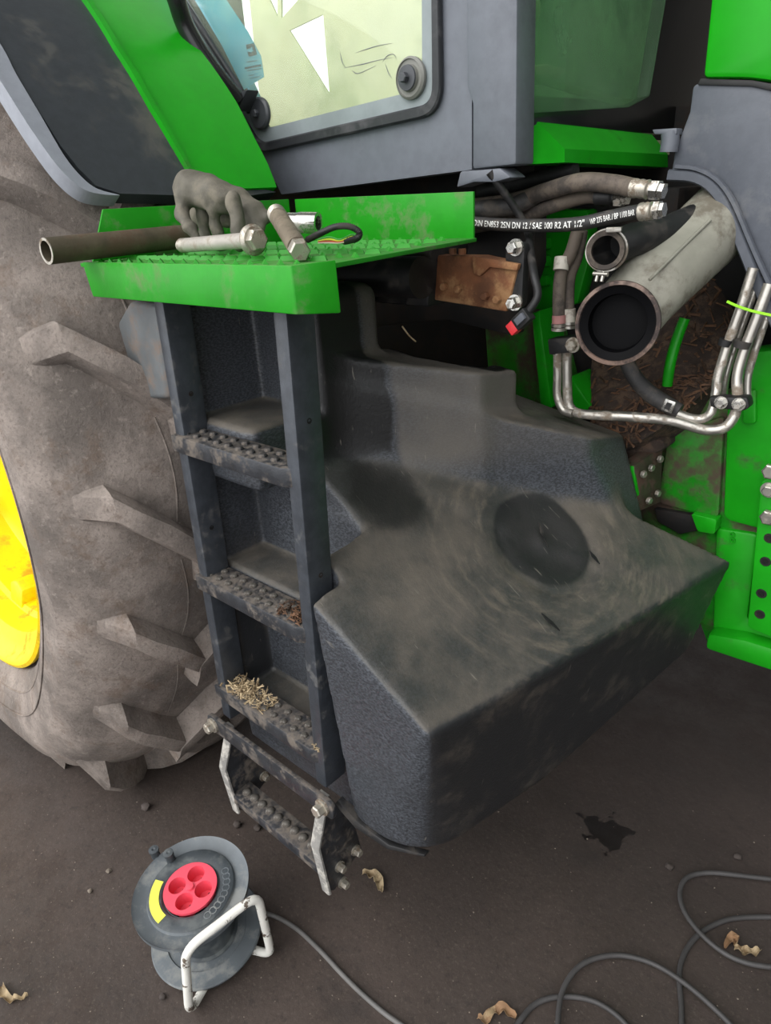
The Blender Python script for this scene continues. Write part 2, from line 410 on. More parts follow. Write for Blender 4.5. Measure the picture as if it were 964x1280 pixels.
# tank plastic: charcoal, dusty where it faces up, with wiped and oily areas
def tank_material():
    t = NT('tank_plastic'); xyz = t.sep(); nz = t.normal_z()
    streak = t.new('ShaderNodeMapping'); t.l(t.co.outputs['Object'], streak.inputs[0]); streak.inputs['Scale'].default_value = (60, 60, 130)
    s1 = t.noise(3, 6, .7, vec=streak.outputs[0])
    base = t.mix(t.ramp(s1, .42, .60), lin((46,48,52)), lin((78,82,88)))
    base = t.mix(t.ramp(t.noise(7, 6), .4, .7, 0, .35), base, lin((48,49,52)))
    base = t.mix(t.ramp(nz[2], .25, .65, 0, .75), base, lin((56,57,54)))
    # dust on upward faces
    up = t.ramp(nz[2], .25, .65)
    d1 = t.ramp(t.noise(4.5, 9, .7), .36, .64, .05, .8)
    blend = t.math('MULTIPLY', up, d1)
    dust = t.mix(t.noise(22, 8, .7), lin((72,68,62)), lin((114,105,94)))
    colr = t.mix(blend, base, dust)
    # old dust also on the inner raised blocks
    blk = t.math('MULTIPLY', t.ramp(xyz[1], .905, .92), t.math('MULTIPLY', t.ramp(xyz[2], .99, 1.07), t.ramp(xyz[0], -.74, -.70, 1, .4)))
    colr = t.mix(t.math('MULTIPLY', blk, t.ramp(t.noise(6, 8), .3, .7, .45, .92)), colr, lin((100,95,89)))
    # front face: its shade painted in as a darker tone, plus scuffs
    fr = t.ramp(nz[0], .55, .8)
    colr = t.mix(t.math('MULTIPLY', fr, t.ramp(xyz[2], .8, .95, 1, 0)), colr, t.mix(t.ramp(t.noise(9, 9, .75), .5, .75), lin((40,41,43)), lin((84,78,72))))
    # wiped round patch around the moulded cup, with ring smears
    c = (-.599, 1.056, .905)
    wob = t.math('ADD', t.dist_to(c), t.math('MULTIPLY', t.math('SUBTRACT', t.noise(9, 5), .5), .018))
    angn = t.math('ARCTAN2', t.math('SUBTRACT', xyz[1], c[1]), t.math('SUBTRACT', xyz[0], c[0]))
    cmb = t.new('ShaderNodeCombineXYZ'); t.l(t.math('MULTIPLY', wob, 30.0), cmb.inputs[0]); t.l(t.math('MULTIPLY', angn, 1.6), cmb.inputs[1])
    swipe = t.noise(1.6, 8, .7, vec=cmb.outputs[0])
    smear = t.math('MULTIPLY', t.ramp(wob, .10, .13), t.ramp(wob, .20, .42, 1, 0))
    colr = t.mix(t.math('MULTIPLY', t.math('MULTIPLY', smear, up), t.ramp(swipe, .45, .72, 0, .7)), colr, lin((112,103,92)))
    colr = t.mix(t.ramp(wob, .096, .106, .88, 0), colr, lin((30,31,32)))
    c2 = (-.79, .84, 1.04)
    w2 = t.math('ADD', t.dist_to(c2, (.75,1.15,.9)), t.math('MULTIPLY', t.math('SUBTRACT', t.noise(11, 6), .5), .09))
    colr = t.mix(t.math('MULTIPLY', t.ramp(w2, .06, .10, .85, 0), up), colr, lin((33,33,32)))
    # oil-wet wall beside the ladder
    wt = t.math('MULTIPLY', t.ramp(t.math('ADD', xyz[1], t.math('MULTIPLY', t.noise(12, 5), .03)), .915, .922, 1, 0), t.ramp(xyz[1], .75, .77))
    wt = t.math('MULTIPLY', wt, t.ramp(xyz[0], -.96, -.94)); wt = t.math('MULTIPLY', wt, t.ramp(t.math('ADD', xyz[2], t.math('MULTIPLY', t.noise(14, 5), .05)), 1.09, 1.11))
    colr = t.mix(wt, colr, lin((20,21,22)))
    # black, glossier patch in the hollow of the top block
    w3 = t.math('ADD', t.dist_to((-.905, 1.125, 1.24), (.62,1.0,.4)), t.math('MULTIPLY', t.math('SUBTRACT', t.noise(13, 6), .5), .08))
    black3 = t.ramp(w3, .102, .110, 1, 0)
    colr = t.mix(black3, colr, lin((8,8,8)))
    # scratches
    sm = t.new('ShaderNodeMapping'); t.l(t.co.outputs['Object'], sm.inputs[0]); sm.inputs['Rotation'].default_value = (0, 0, .9); sm.inputs['Scale'].default_value = (6, 160, 20)
    sc = t.ramp(t.noise(1.2, 3, .5, vec=sm.outputs[0]), .70, .76, 0, .45)
    colr = t.mix(sc, colr, lin((140,134,124)))
    t.col(colr)
    t.set(rough=t.math('SUBTRACT', t.ramp(blend, 0, 1, .42, .8), t.math('MULTIPLY', black3, .2)))
    t.bump(t.math('ADD', t.noise(160, 5, .7), t.math('MULTIPLY', t.noise(20, 6), .6)), .22, .004)
    return t.m
TANK = tank_material()
def tire_material():
    t = NT('dusty_tire_rubber')
    a = t.noise(5, 9, .7); b = t.noise(40, 6, .7)
    c = t.mix(t.ramp(a, .35, .68), lin((100,92,86)), lin((160,148,139)))
    c = t.mix(t.ramp(b, .52, .74, 0, .55), c, lin((86,77,71)))
    c = t.mix(t.ramp(t.noise(13, 8, .7), .52, .66, 0, .6), c, lin((112,95,82)))
    c = t.mix(t.ramp(t.noise(150, 4, .7), .50, .66, 0, .35), c, lin((72,64,59)))
    c = t.mix(t.ramp(t.noise(60, 5, .7), .56, .70, 0, .3), c, lin((186,174,164)))
    t.col(c); t.set(rough=.82); t.bump(t.math('ADD', t.noise(70, 8, .75), t.math('MULTIPLY', t.noise(18, 5), .8)), .6, .008); return t.m
TIRE = tire_material()
def floor_material():
    t = NT('oily_concrete')
    a = t.noise(1.3, 9, .65); b = t.noise(9, 8, .7); g = t.noise(120, 4, .7)
    c = t.mix(t.ramp(a, .3, .7), lin((50,42,37)), lin((72,61,55)))
    c = t.mix(t.ramp(b, .45, .75, 0, .6), c, lin((62,52,46)))
    c = t.mix(t.ramp(g, .54, .68, 0, .4), c, lin((100,90,81)))
    c = t.mix(t.ramp(t.noise(45, 6, .75), .52, .66, 0, .5), c, lin((38,32,29)))
    c = t.mix(t.ramp(t.noise(3.1, 7, .6), .58, .72, 0, .6), c, lin((40,35,33)))
    p = P(757, 1040, Z=0)
    w = t.math('ADD', t.dist_to((p.x, p.y, 0), (1.0,1.2,1)), t.math('MULTIPLY', t.math('SUBTRACT', t.noise(24, 5, .6), .5), .22))
    wet = t.ramp(w, .05, .06, 1, 0)
    c = t.mix(wet, c, lin((14,12,12)))
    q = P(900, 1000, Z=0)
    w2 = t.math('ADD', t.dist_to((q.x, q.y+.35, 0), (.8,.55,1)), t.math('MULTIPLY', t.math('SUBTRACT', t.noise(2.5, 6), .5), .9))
    c = t.mix(t.ramp(w2, .2, .9, .45, 0), c, lin((44,37,35)))  # shade under the tractor painted into the floor colour
    t.col(c); t.set(rough=t.math('SUBTRACT', t.ramp(b, .3, .7, .62, .9), t.math('MULTIPLY', wet, .35)))
    t.bump(t.math('ADD', t.noise(55, 8, .75), t.math('MULTIPLY', b, .8)), .35, .006); return t.m
FLOOR = floor_material()

# ---------------------------------------------------------------- the setting, with unseen barn walls and roof that shape the light
def struct(o):
    o['kind'] = 'structure'; return o
fl = struct(box('floor', (-9, -5, -.2), (9.2, 9, 0), FLOOR, None, 0))
struct(box('unseen_wall_right', (9.0, -5, 0), (9.2, 9, 6), BARN, None, 0))  # out of view, added to cut the light from the right
struct(holed('unseen_wall_back', [Vector((-9,6.5,0)), Vector((9,6.5,0)), Vector((9,6.5,6)), Vector((-9,6.5,6))],
             [[Vector((-8.4,6.5,1.9)), Vector((-1.2,6.5,1.9)), Vector((-1.2,6.5,5.4)), Vector((-8.4,6.5,5.4))]], (0,.2,0), BARN, None))  # out of view; opening added so bright sky shows through the cab
struct(box('unseen_ceiling', (-9, 0, 6.0), (9.2, 9, 6.2), BARN, None, 0))  # out of view, added to hold back light from above

# ---------------------------------------------------------------- the tractor
T = thing('tractor', 'green farm tractor with black fuel tank, ladder and yellow rimmed rear wheel', 'tractor', (-1.3, 1.3, 0))

# ---- rear wheel
CX, CZ, RT = -2.19, 1.02, 1.065
def tire_def(p):
    dx, dz = p.x-CX, p.z-CZ; r = math.hypot(dx, dz); a = math.degrees(math.atan2(dz, dx))
    k = r/RT
    r2 = r + .13*k**4*math.exp(-((a+58)/19)**2) + .13*k**4*math.exp(-((a+122)/19)**2)
    q = Vector((CX + r2*dx/r, p.y, CZ + r2*dz/r)) if r > 1e-6 else p.copy()
    if q.z < .004: q.z = .004 + (q.z-.004)*.06
    if a < -20 and a > -160 and q.y < .75: q.y -= .065*k**3*math.cos(math.radians((a+90)*1.285))
    return q
YC = .75
prof = [(.706,.462),(.712,.452),(.725,.444),(.755,.424),(.81,.406),(.865,.408),(.91,.434),(.946,.474),(.973,.53),(.992,.61),(1.002,.75)]
prof = prof + [(r, 2*YC-y) for r, y in prof[-2::-1]]
prof = prof + [(.70, 1.04)]
def lathe_y(prof, seg, f):
    vs, fs = [], []; L = len(prof)
    for k in range(seg):
        a = 2*math.pi*k/seg
        for r, y in prof: vs.append(f(Vector((CX + r*math.cos(a), y, CZ + r*math.sin(a)))))
    for k in range(seg):
        for i in range(L):
            j = (i+1) % L; k2 = (k+1) % seg
            fs.append((k*L+i, k*L+j, k2*L+j, k2*L+i))
    return vs, fs
def fine(prof, n):
    out = []
    for i in range(len(prof)):
        a = prof[i]; b = prof[(i+1) % len(prof)]
        for k in range(n): out.append((a[0]+(b[0]-a[0])*k/n, a[1]+(b[1]-a[1])*k/n))
    return out
v, f = lathe_y(fine(prof, 2), 180, tire_def)
tire = link('tire', me_from(v, f), TIRE, T, 60); tire['label'] = 'dusty worn rubber tire with chunky lugs'
pr_y = [.408,.434,.474,.53,.61,.75,.95]; pr_r = [.865,.91,.946,.973,.992,1.002,.995]
def lug(theta, side):
    """one bar of the tread: from the shoulder across the crown, swept 45 degrees"""
    S = 12; vs = []; W = [(-1,-.02),(-.82,.6),(-.62,.95),(.0,1),(.62,.95),(.82,.6),(1,-.02)]
    for i in range(S+1):
        s = i/S
        if s < .34:
            t = s/.34; y = .420 + (.515-.420)*t; r0 = .868 + .096*t
        else:
            t = (s-.34)/.66; y = .515 + .33*t; r0 = float(np.interp(y, pr_y, pr_r))
        th = theta - math.radians(21)*max(0, (y-.515)/.36)
        w = .034 + .006*min(1, s/.5) + (.014 if s > .8 else 0)
        h = .002 + .052*(s/.34)**1.3 if s < .34 else .054
        for x, q in W:
            a = th + x*w/r0; rr = r0 + q*h
            yy = y - (.010*q*h/.06 if s < .5 else .0)
            if side: yy = 2*YC - yy
            vs.append(tire_def(Vector((CX + rr*math.cos(a), yy, CZ + rr*math.sin(a)))))
    n = len(W); fs = [(i*n+k, i*n+k+1, (i+1)*n+k+1, (i+1)*n+k) for i in range(S) for k in range(n-1)]
    fs += [tuple(range(n))[::-1], tuple(range(S*n, S*n+n))]
    me = me_from(vs, fs); bm = bmesh.new(); bm.from_mesh(me); bmesh.ops.recalc_face_normals(bm, faces=bm.faces); bm.to_mesh(me); bm.free()
    return me
for k in range(20):
    th = math.radians(17.5 - 18*k)
    link('tread_lug', lug(th, 0), TIRE, tire, 38)
    link('tread_lug', lug(th - math.radians(9), 1), TIRE, tire, 38)
# mould lines between the lugs
for k in range(20):
    a0 = math.radians(17.5-18*k) - math.radians(21)*.36
    pts = []
    for i in range(9):
        a = a0 - math.radians(2.2) - math.radians(13.6)*i/8
        y = .632 + .012*math.sin(i*.4)
        r0 = float(np.interp(y, pr_y, pr_r))
        pts.append(tire_def(Vector((CX+r0*math.cos(a), y, CZ+r0*math.sin(a)))))
    tube('mold_line', pts, .0022, TIRE, tire, 6, 2)
for rr_, yy_ in ((.752,.4265), (.80,.4075)):
    bm = tube_bm([tire_def(Vector((CX+rr_*math.cos(a), yy_, CZ+rr_*math.sin(a)))) for a in [2*math.pi*i/120 for i in range(120)]], .0025, 6, closed=True)
    bmesh.ops.recalc_face_normals(bm, faces=bm.faces); bm_obj('sidewall_ring', bm, TIRE, tire, 60)
# rim
rp = [(.704,.470),(.722,.450),(.722,.438),(.712,.434),(.700,.440),(.690,.462),(.668,.480),(.640,.498),(.634,.56),(.618,.572),(.612,.70),(.59,.72),(.50,.735),(.40,.72),(.0,.72),(.0,.76),(.56,.78),(.66,.72),(.69,.50)]
bm = lathe_bm((CX,0,CZ), (0,1,0), rp, 96); bmesh.ops.recalc_face_normals(bm, faces=bm.faces)
rim = bm_obj('wheel_rim', bm, YELLOW, T, 40); rim['label'] = 'bright yellow steel rim'
for k in range(8):
    a = math.atan2(P(28,768,Y=.57).z-CZ, P(28,768,Y=.57).x-CX) - math.radians(45)*k; ca, sa = math.cos(a), math.sin(a)
    t_, r_ = Vector((-sa,0,ca)), Vector((ca,0,sa)); c = Vector((CX,0,CZ))
    bm = prism_bm([c+r_*.630+t_*.045+Vector((0,.56,0)), c+r_*.630-t_*.045+Vector((0,.56,0)), c+r_*.57-t_*.045+Vector((0,.575,0)), c+r_*.555-t_*.01+Vector((0,.58,0)), c+r_*.57+t_*.045+Vector((0,.575,0))], (0,.06,0))
    fix(bm, .006); bm_obj('rim_lug', bm, YELLOW, rim)
w = P(62,762,Y=.444)
obox('valve_clip', w, (.012,0,0), (0,.008,0), (0,0,.024), BLACK, rim)

# ---- fuel tank, modelled as one moulded volume
def tank():
    h = .0068; org = (-1.13, .53, .35); n = (int(.86/h), int(.95/h), int(1.07/h))
    X, Y, Z = np.meshgrid(*[np.arange(n[i])*h+org[i] for i in range(3)], indexing='ij')
    X = X.astype(np.float32); Y = Y.astype(np.float32); Z = Z.astype(np.float32)
    front = (.979*X - .204*Y + .628 + .19*(.778-Z))*.98
    outer = (.588 + .09*(.93-Z)) - Y
    top = (Z - (.319 - .713*X + .151*Y))/1.237
    # moulded cup
    ex, ey = X+.599, Y-1.056; rr = np.sqrt((ex*1.15)**2+ey**2)
    top += .012*np.exp(-(rr/.085)**2) + .004*np.exp(-((rr-.10)/.015)**2) - .006*np.exp(-(rr/.02)**2)
    # moulded step line sweeping across the slope
    ln = (X+.735)*.62 - (Y-.93)*.785 + .10*(X+.62)**2*6
    top += .005/(1+np.exp(np.clip(-ln/.006, -30, 30)))*np.clip((Y-.62)/.1, 0, 1)
    bot = (.415 + np.clip(Y-.95, 0, 1)*.30) - Z
    d = smax(outer, front, .007 + .11*np.clip((.80-Z)/.4, 0, 1))
    d = smax(d, top, .008); d = smax(d, bot, .03); d = smax(d, (Y-(1.405+.66*(X+.349)))*.83, .012); d = np.maximum(d, -1.10-X)
    # rear column behind the ladder
    colm = sbox(X, Y, Z, (-1.095, .655, .43), (-.905, .965, 1.375), .03)
    d = smin(d, colm, .03)
    # stepped inner blocks along a diagonal face
    nx, ny = .765, -.647
    face = nx*(X+.856) + ny*(Y-.896)
    u = (X+.856)*.647 + (Y-.896)*.765
    up = smax(face, Z-(1.245-.20*u), .007); up = smax(up, X+.732, .007); up = smax(up, np.maximum(Y-1.17, .8-Z), .02); up = np.maximum(up, -.95-X)
    lo = smax(face, Z-(1.185-.30*u), .008); lo = smax(lo, X+.590-.34*np.clip(1.02-Z,0,1), .012); lo = smax(lo, np.maximum(Y-1.37, .7-Z), .02); lo = np.maximum(lo, -.95-X)
    d = smin(d, up, .025); d = smin(d, lo, .03)
    # ragged hollow on the top block
    hole = np.sqrt(((X+.905)*.62)**2+((Y-1.125))**2+((Z-1.28)*.8)**2)-.105+.006*np.sin(X*70)*np.sin(Y*60)
    d = smax(d, -hole, .006)
    # room behind the ladder and the foot wells
    cuts = [((-2,0,0), (-.742,.658,3), .012),
            ((-1.078,0,1.165), (-.88,.80,3), .022), ((-.93,0,1.00), (-.785,.757,3), .015),
            ((-1.085,0,.868), (-.785,.757,1.05), .022),
            ((-1.085,0,.560), (-.80,.735,.765), .022)]
    for lo_, hi_, k in cuts: d = smax(d, -sbox(X, Y, Z, lo_, hi_, .012), k*.6)
    ledge = sbox(X, Y, Z, (-1.085,.65,1.058), (-.945,.80,1.165), .015); d = smin(d, ledge, .012)
    return surface_nets(d, org, h)
tk = link('fuel_tank', tank(), TANK, T, 180); tk['label'] = 'charcoal moulded plastic fuel tank, dusty on top'
# torn flakes on the tank
for (u0,v0,u1,v1) in ((672,655,683,685),(675,768,698,790),(735,690,748,707)):
    def onp(u, v):
        d = ray(u, v); t = (.319-1.5)/(d.z+.713*d.x-.151*d.y); return CAM+d*t
    a, b = onp(u0,v0), onp(u1,v1); nrm = Vector((.713,-.151,1)).normalized(); a += nrm*.004; b += nrm*.004
    sdv = (b-a).cross(nrm).normalized()*.004
    prism('torn_flake', [a, a+(b-a)*.4+sdv, b, a+(b-a)*.55-sdv*.7], nrm*.003, BLACK, tk, 0)
n0 = Vector((-.90,1.03,1.232))
tube('cotter_pin', [P(503,408,Y=1.0), P(512,420,Y=1.0), P(520,427,Y=1.0)], .0016, LEAF, T, 6, 3)
# grey cover at the rear of the tank, behind the ladder
pts = [P(u,v,Y=.612) for u,v in ((145,403),(160,376),(194,380),(200,430),(208,499),(173,499))]
bm = prism_bm(pts, (0.03,.05,0)); fix(bm, .010, 3); bm_obj('tank_end_cover', bm, mat('grey_end_cover', (96,100,102), .5, dirt=(120,104,92), damt=.36, dscale=9), T)

# ---- ladder
def railx(z, x0, x1):
    return x0 + (x1-x0)*(1.372-z)/(1.372-.57)
for xt, xb in ((-1.077,-1.106), (-.768,-.803)):
    zt, zb = 1.40, .505
    a = Vector((railx(zt,xt,xb)+.0145, .628, zt)); b = Vector((railx(zb,xt,xb)+.0145, .628, zb))
    obox('ladder_rail', (a+b)/2, (.0145,0,0), (0,.026,0), (b-a)/2, RAILM, T, .004)
    for zz in (1.21, .95):
        c = Vector((railx(zz,xt,xb)+.029, .628, zz+.01)); lathe('rail_hole', c, (1,0,0), [(0,-.002),(.0045,-.002),(.0045,.0012),(.0028,.0012),(.0028,.0004),(0,.0004)], SHADEBLK, T, 12)
def step(zt, x0, x1, y0=.594, dep=.062, h=.033, debris=0):
    bm = bmesh.new(); pts = [(x0,y0),(x1-.03,y0),(x1,y0+.016),(x1,y0+dep),(x0,y0+dep)]
    prism_bm([Vector((x,y,zt-h)) for x,y in pts], (0,0,h), bm); fix(bm, .004)
    s = bm_obj('ladder_step', bm, STEELBLK, T)
    bm = lathe_bm((0,0,0), (0,0,1), [(.0075,0),(.007,.003),(.0045,.005),(.0,.0055)], 10)
    me = bpy.data.meshes.new('stud'); bm.to_mesh(me); bm.free(); me.materials.append(STUD if debris else STEELBLK)
    n = 9
    for i in range(n):
        for j in range(2):
            o = bpy.data.objects.new('stud', me); COL.objects.link(o); o.parent = s; o.matrix_parent_inverse = parent_inv(s)
            o.location = (x0+.028+(x1-x0-.06)*(i+.5*j)/n, y0+.018+.024*j, zt)
    return s
s1 = step(1.150, -1.090, -.754); s2 = step(.862, -1.100, -.768, debris=1); s3 = step(.592, -1.108, -.775, debris=1)
# chaff caught on the lower steps
def chaff(name, boxes, count, m, parent, label=None, cat=None, ln=(.006,.02), w=.0014):
    vs, fs = [], []
    for _ in range(count):
        bx = random.choice(boxes)
        c = Vector((random.uniform(bx[0],bx[1]), random.uniform(bx[2],bx[3]), bx[4] + (random.random()**2)*bx[5]))
        d = Vector((random.uniform(-1,1), random.uniform(-1,1), random.uniform(-.35,.35))).normalized()*random.uniform(*ln)/2
        s = Vector((-d.y, d.x, random.uniform(-.01,.01))).normalized()*w*random.uniform(.6,1.6); up = Vector((0,0,w))
        k = len(vs); vs += [c-d-s, c-d+s, c+d+s, c+d-s, c-d+up, c+d+up]
        fs += [(k,k+1,k+2,k+3), (k,k+3,k+5,k+4), (k+1,k+4,k+5,k+2), (k,k+4,k+1), (k+3,k+2,k+5)]
    o = link(name, me_from(vs, fs), m, parent)
    o['kind'] = 'stuff'
    if label: o['label'] = label; o['category'] = cat
    return o
chaff('step_chaff', [(-1.09,-1.00,.60,.65,.594,.016),(-1.06,-.95,.60,.65,.594,.008),(-.80,-.785,.60,.65,.594,.014)], 420, LEAF, None, 'pale straw chaff caught on the lowest fixed ladder step', 'chaff')
chaff('step_dirt', [(-.86,-.79,.60,.65,.864,.012)], 160, CHIP, None, 'brown crumbly dirt on the middle ladder step', 'dirt', (.005,.014))
# link bar and hanging bottom step
a = P(262,905,Y=.585); b = P(418,1022,Y=.585)
bar = []
dv = (b-a).normalized(); nv = Vector((0,1,0)).cross(dv)
if nv.z < 0: nv = -nv
zc = .492
barpts = rounded([Vector((-1.135,.578,.470)), Vector((-.735,.578,.470)), Vector((-.735,.578,.512)), Vector((-1.135,.578,.512))], .018)
lb = prism('link_bar', barpts, (0,.010,0), STEELBLK, T, .002)
for x in (-1.112, -.762): hexbolt('bar_bolt', Vector((x,.578,.491)), (0,-1,0), .0125, .016, BOLT, lb)
# skirt plate under the tank next to the bar
pts = [Vector(p) for p in ((-.760,.612,.480),(-.72,.624,.438),(-.66,.640,.412),(-.60,.672,.402),(-.60,.672,.397),(-.66,.636,.404),(-.725,.618,.428),(-.765,.608,.470))]
prism('tank_skirt', pts, (0,.014,0), BLACK, T, .001)
for x, fr_, pl_ in ((-1.105, ((292,938),(275,962),(283,1006)), None), (-.800, ((412,1027),(393,1056),(407,1113)), ((410,1028),(394,1056),(408,1112),(416,1110),(449,1058),(443,1047)))):
    ref = [P(u,v,X=-.800) for u,v in ((410,1028),(394,1056),(408,1112),(416,1110),(449,1058),(443,1047))]
    zc_ = .0 if pl_ else .012
    pts = [Vector((x, p.y, p.z+zc_)) for p in ref]; pts[0].z = .475; pts[-1].z = max(pts[-1].z, .33)
    hp = prism('hanger_plate', pts, (.007,0,0), STEELBLK, T, .0015)
    sweep_rect('frayed_edge', [pts[0]+Vector((.0035,0,0)), pts[1]+Vector((.0035,0,0)), pts[2]+Vector((.0035,0,0))], .024, .006, (0,-1,0), FRAY, hp)
    for u, v in ((441,1060),(421,1080),(425,1100)):
        q = P(u,v,X=-.800); hexbolt('plate_bolt', Vector((x+.007, q.y, q.z+zc_)), (1,0,0), .009, .013, BOLT, hp)
xs0, xs1 = -1.098, -.800
bs = obox('bottom_step', Vector(((xs0+xs1)/2, .606, .283)), ((xs1-xs0)/2,0,0), (0,.026,0), (0,0,.014), STEELBLK, T, .004)
bm = lathe_bm((0,0,0), (0,0,1), [(.0105,0),(.010,.004),(.006,.007),(.0,.008)], 12)
me = bpy.data.meshes.new('stud'); bm.to_mesh(me); bm.free(); me.materials.append(STUD); me.polygons.foreach_set('use_smooth',[True]*len(me.polygons))
for i in range(10):
    o = bpy.data.objects.new('stud', me); COL.objects.link(o); o.parent = bs; o.matrix_parent_inverse = parent_inv(bs)
    o.location = (xs0+.025+(xs1-xs0-.05)*i/9, .606, .297)

# ---- step platform above the ladder
ZP = 1.44
deck = [(-1.20,.552),(-.658,.552),(-.636,.600),(-.735,1.03),(-1.20,1.03)]
pf = prism('platform_deck', [Vector((x,y,ZP-.006)) for x,y in deck], (0,0,.006), GREEN_PLAT, T, .001)
# front lip: tapered end, turned corner
def lipz(x): return 1.3875
bm = bmesh.new()
A = [Vector((-1.186,.549,ZP+.002)), Vector((-.656,.549,ZP+.002)), Vector((-.632,.600,ZP+.004))]
B = [Vector((-1.174,.549,1.3875)), Vector((-.654,.549,1.386)), Vector((-.630,.600,1.382))]
off = [Vector((0,.005,0)), Vector((-.004,.005,0)), Vector((-.006,0,0))]
va = [bm.verts.new(p) for p in A]; vb = [bm.verts.new(p) for p in B]; vc = [bm.verts.new(p+o) for p, o in zip(A, off)]; vd = [bm.verts.new(p+o) for p, o in zip(B, off)]
for i in (0,1):
    bm.faces.new((va[i],va[i+1],vb[i+1],vb[i])); bm.faces.new((vc[i],vd[i],vd[i+1],vc[i+1]))
    bm.faces.new((va[i],vc[i],vc[i+1],va[i+1])); bm.faces.new((vb[i],vb[i+1],vd[i+1],vd[i]))
bm.faces.new((va[0],vb[0],vd[0],vc[0])); bm.faces.new((va[2],vc[2],vd[2],vb[2]))
fix(bm, .0022); bm_obj('platform_lip', bm, GREEN_PLAT, T)
# upstanding guards: rear side (across) and inner back plate
pts = [Vector((-1.205,y,z)) for y,z in ((.575,ZP),(.612,1.520),(1.02,1.522),(1.02,ZP))]
prism('platform_side_guard', pts, (.004,0,0), GREEN_PLAT, T, .001)
pts = [Vector((x,1.03,z)) for x,z in ((-1.195,ZP-.012),(-.742,ZP-.006),(-.742,1.512),(-1.195,1.521))]
prism('platform_back_plate', pts, (0,.005,0), GREEN_PLAT, T, .001)
# anti-slip teeth pressed out of the deck
bm = bmesh.new(); w = [bm.verts.new(p) for p in ((-.011,-.004,0),(.011,-.004,0),(.011,.004,0),(-.011,.004,0),(-.008,0,.006),(.008,0,.006))]
for q in ((0,1,5,4),(2,3,4,5),(1,2,5),(3,0,4)): bm.faces.new([w[i] for i in q])
tooth = bpy.data.meshes.new('grip_tooth'); bm.to_mesh(tooth); bm.free(); tooth.materials.append(GREEN_PLAT)
for i in range(17):
    for j in range(9):
        x = -1.17+.031*i+(.015 if j % 2 else 0); y = .575+.05*j
        if x > -.655-(y-.6)*.22: continue
        o = bpy.data.objects.new('grip_tooth', tooth); COL.objects.link(o); o.parent = pf; o.matrix_parent_inverse = parent_inv(pf)
        o.location = (x, y, ZP); o.rotation_euler = (0,0,.6 if j % 2 else -.6)
# dark structure under the platform
prism('cab_support_beam', [P(u,v,Y=1.06) for u,v in ((395,318),(540,308),(535,385),(395,372))], (0,.12,0), BLACK, T, .008)
tube('axle_sleeve', [P(400,345,Y=1.02), P(470,346,Y=1.03), P(528,347,Y=1.03)], [.036,.037,.038], BLACK, T, 24, 3)
prism('under_cab_panel', [P(u,v,Y=1.30) for u,v in ((330,225),(668,200),(668,330),(640,420),(560,400),(330,420))], (0,.05,0), SHADEBLK, T, .004)

# ---- rusty bracket with bolts
Yb = 1.08
br = prism('rusty_bracket', [P(u,v,Y=Yb) for u,v in ((541,319),(535,374),(633,390),(648,330),(600,320))], (0,.03,0), RUST, T, .004)
br['label'] = 'rusty brown steel bracket'
prism('bracket_flange', [P(u,v,Y=Yb-.006) for u,v in ((541,318),(545,316),(539,375),(534,374))], (0,.01,0), RUST, br, .001)
prism('rust_flake', [P(u,v,Y=Yb-.008) for u,v in ((590,320),(648,330),(646,338),(612,334),(600,345),(592,342))], (0,.01,0), RUST, br, .001)
for u, v in ((558,358),(575,361),(609,370),(624,374)): hexbolt('bracket_bolt', P(u,v,Y=Yb), (0,-1,0), .0075, .010, RUST, br, False)
mp = prism('mount_plate', rounded([P(u,v,Y=Yb+.005) for u,v in ((632,303),(656,303),(652,385),(630,390)) ], .012), (0,.02,0), BLACK, T, .003)
for u, v in ((646,309),(645,378)): hexbolt('mount_bolt', P(u,v,Y=Yb+.005), (0,-1,0), .0105, .016, CHROME, mp)
for u in (566, 578): lathe('bracket_nut', P(u,318,Y=Yb), (0,0,1), [(0,0),(.007,0),(.007,.010),(0,.010)], RUST, br, 6)

# ---- fender over the rear wheel
FR = 1.105
def fend(pix, thick, m, name, rad=FR, sub=4, parent=T, smooth_px=False):
    """panel rolled around the wheel axis; outline given as photo points, solid thickness towards the wheel"""
    if smooth_px:
        q = spline([Vector((u, v, 0)) for u, v in pix+pix[:1]], 4)[:-1]; pix = [(p.x, p.y) for p in q]
    poly = [cyl_hit(u, v, rad, CX, CZ) for u, v in pix]
    ay = [(math.atan2(p.z-CZ, p.x-CX), p.y) for p in poly]
    dense = []
    for i in range(len(ay)):
        a, b = ay[i], ay[(i+1) % len(ay)]
        for k in range(3): dense.append((a[0]+(b[0]-a[0])*k/3, a[1]+(b[1]-a[1])*k/3))
    bm = bmesh.new(); vs = [bm.verts.new((a*rad, y, 0)) for a, y in dense]; bm.faces.new(vs)
    bmesh.ops.triangulate(bm, faces=bm.faces)
    for c in np.arange(min(a for a, _ in dense)*rad+.03, max(a for a, _ in dense)*rad, .03):
        bmesh.ops.bisect_plane(bm, geom=bm.verts[:]+bm.edges[:]+bm.faces[:], plane_co=(c,0,0), plane_no=(1,0,0))
    r = bmesh.ops.extrude_face_region(bm, geom=bm.faces[:])
    top = [g for g in r['geom'] if isinstance(g, bmesh.types.BMVert)]
    for v in top: v.co.z = -thick
    for v in bm.verts:
        a, y, z = v.co.x/rad, v.co.y, v.co.z
        v.co = Vector((CX+(rad+z)*math.cos(a), y, CZ+(rad+z)*math.sin(a)))
    bmesh.ops.recalc_face_normals(bm, faces=bm.faces)
    return bm_obj(name, bm, m, parent, 35)
fd = fend([(-140,-200),(-60,-30),(0,55),(18,92),(48,138),(76,182),(98,210),(120,232),(150,242),(300,246),(345,240),(245,215),(176,95),(100,-20),(20,-140)], .03, DARKPL, 'fender_liner')
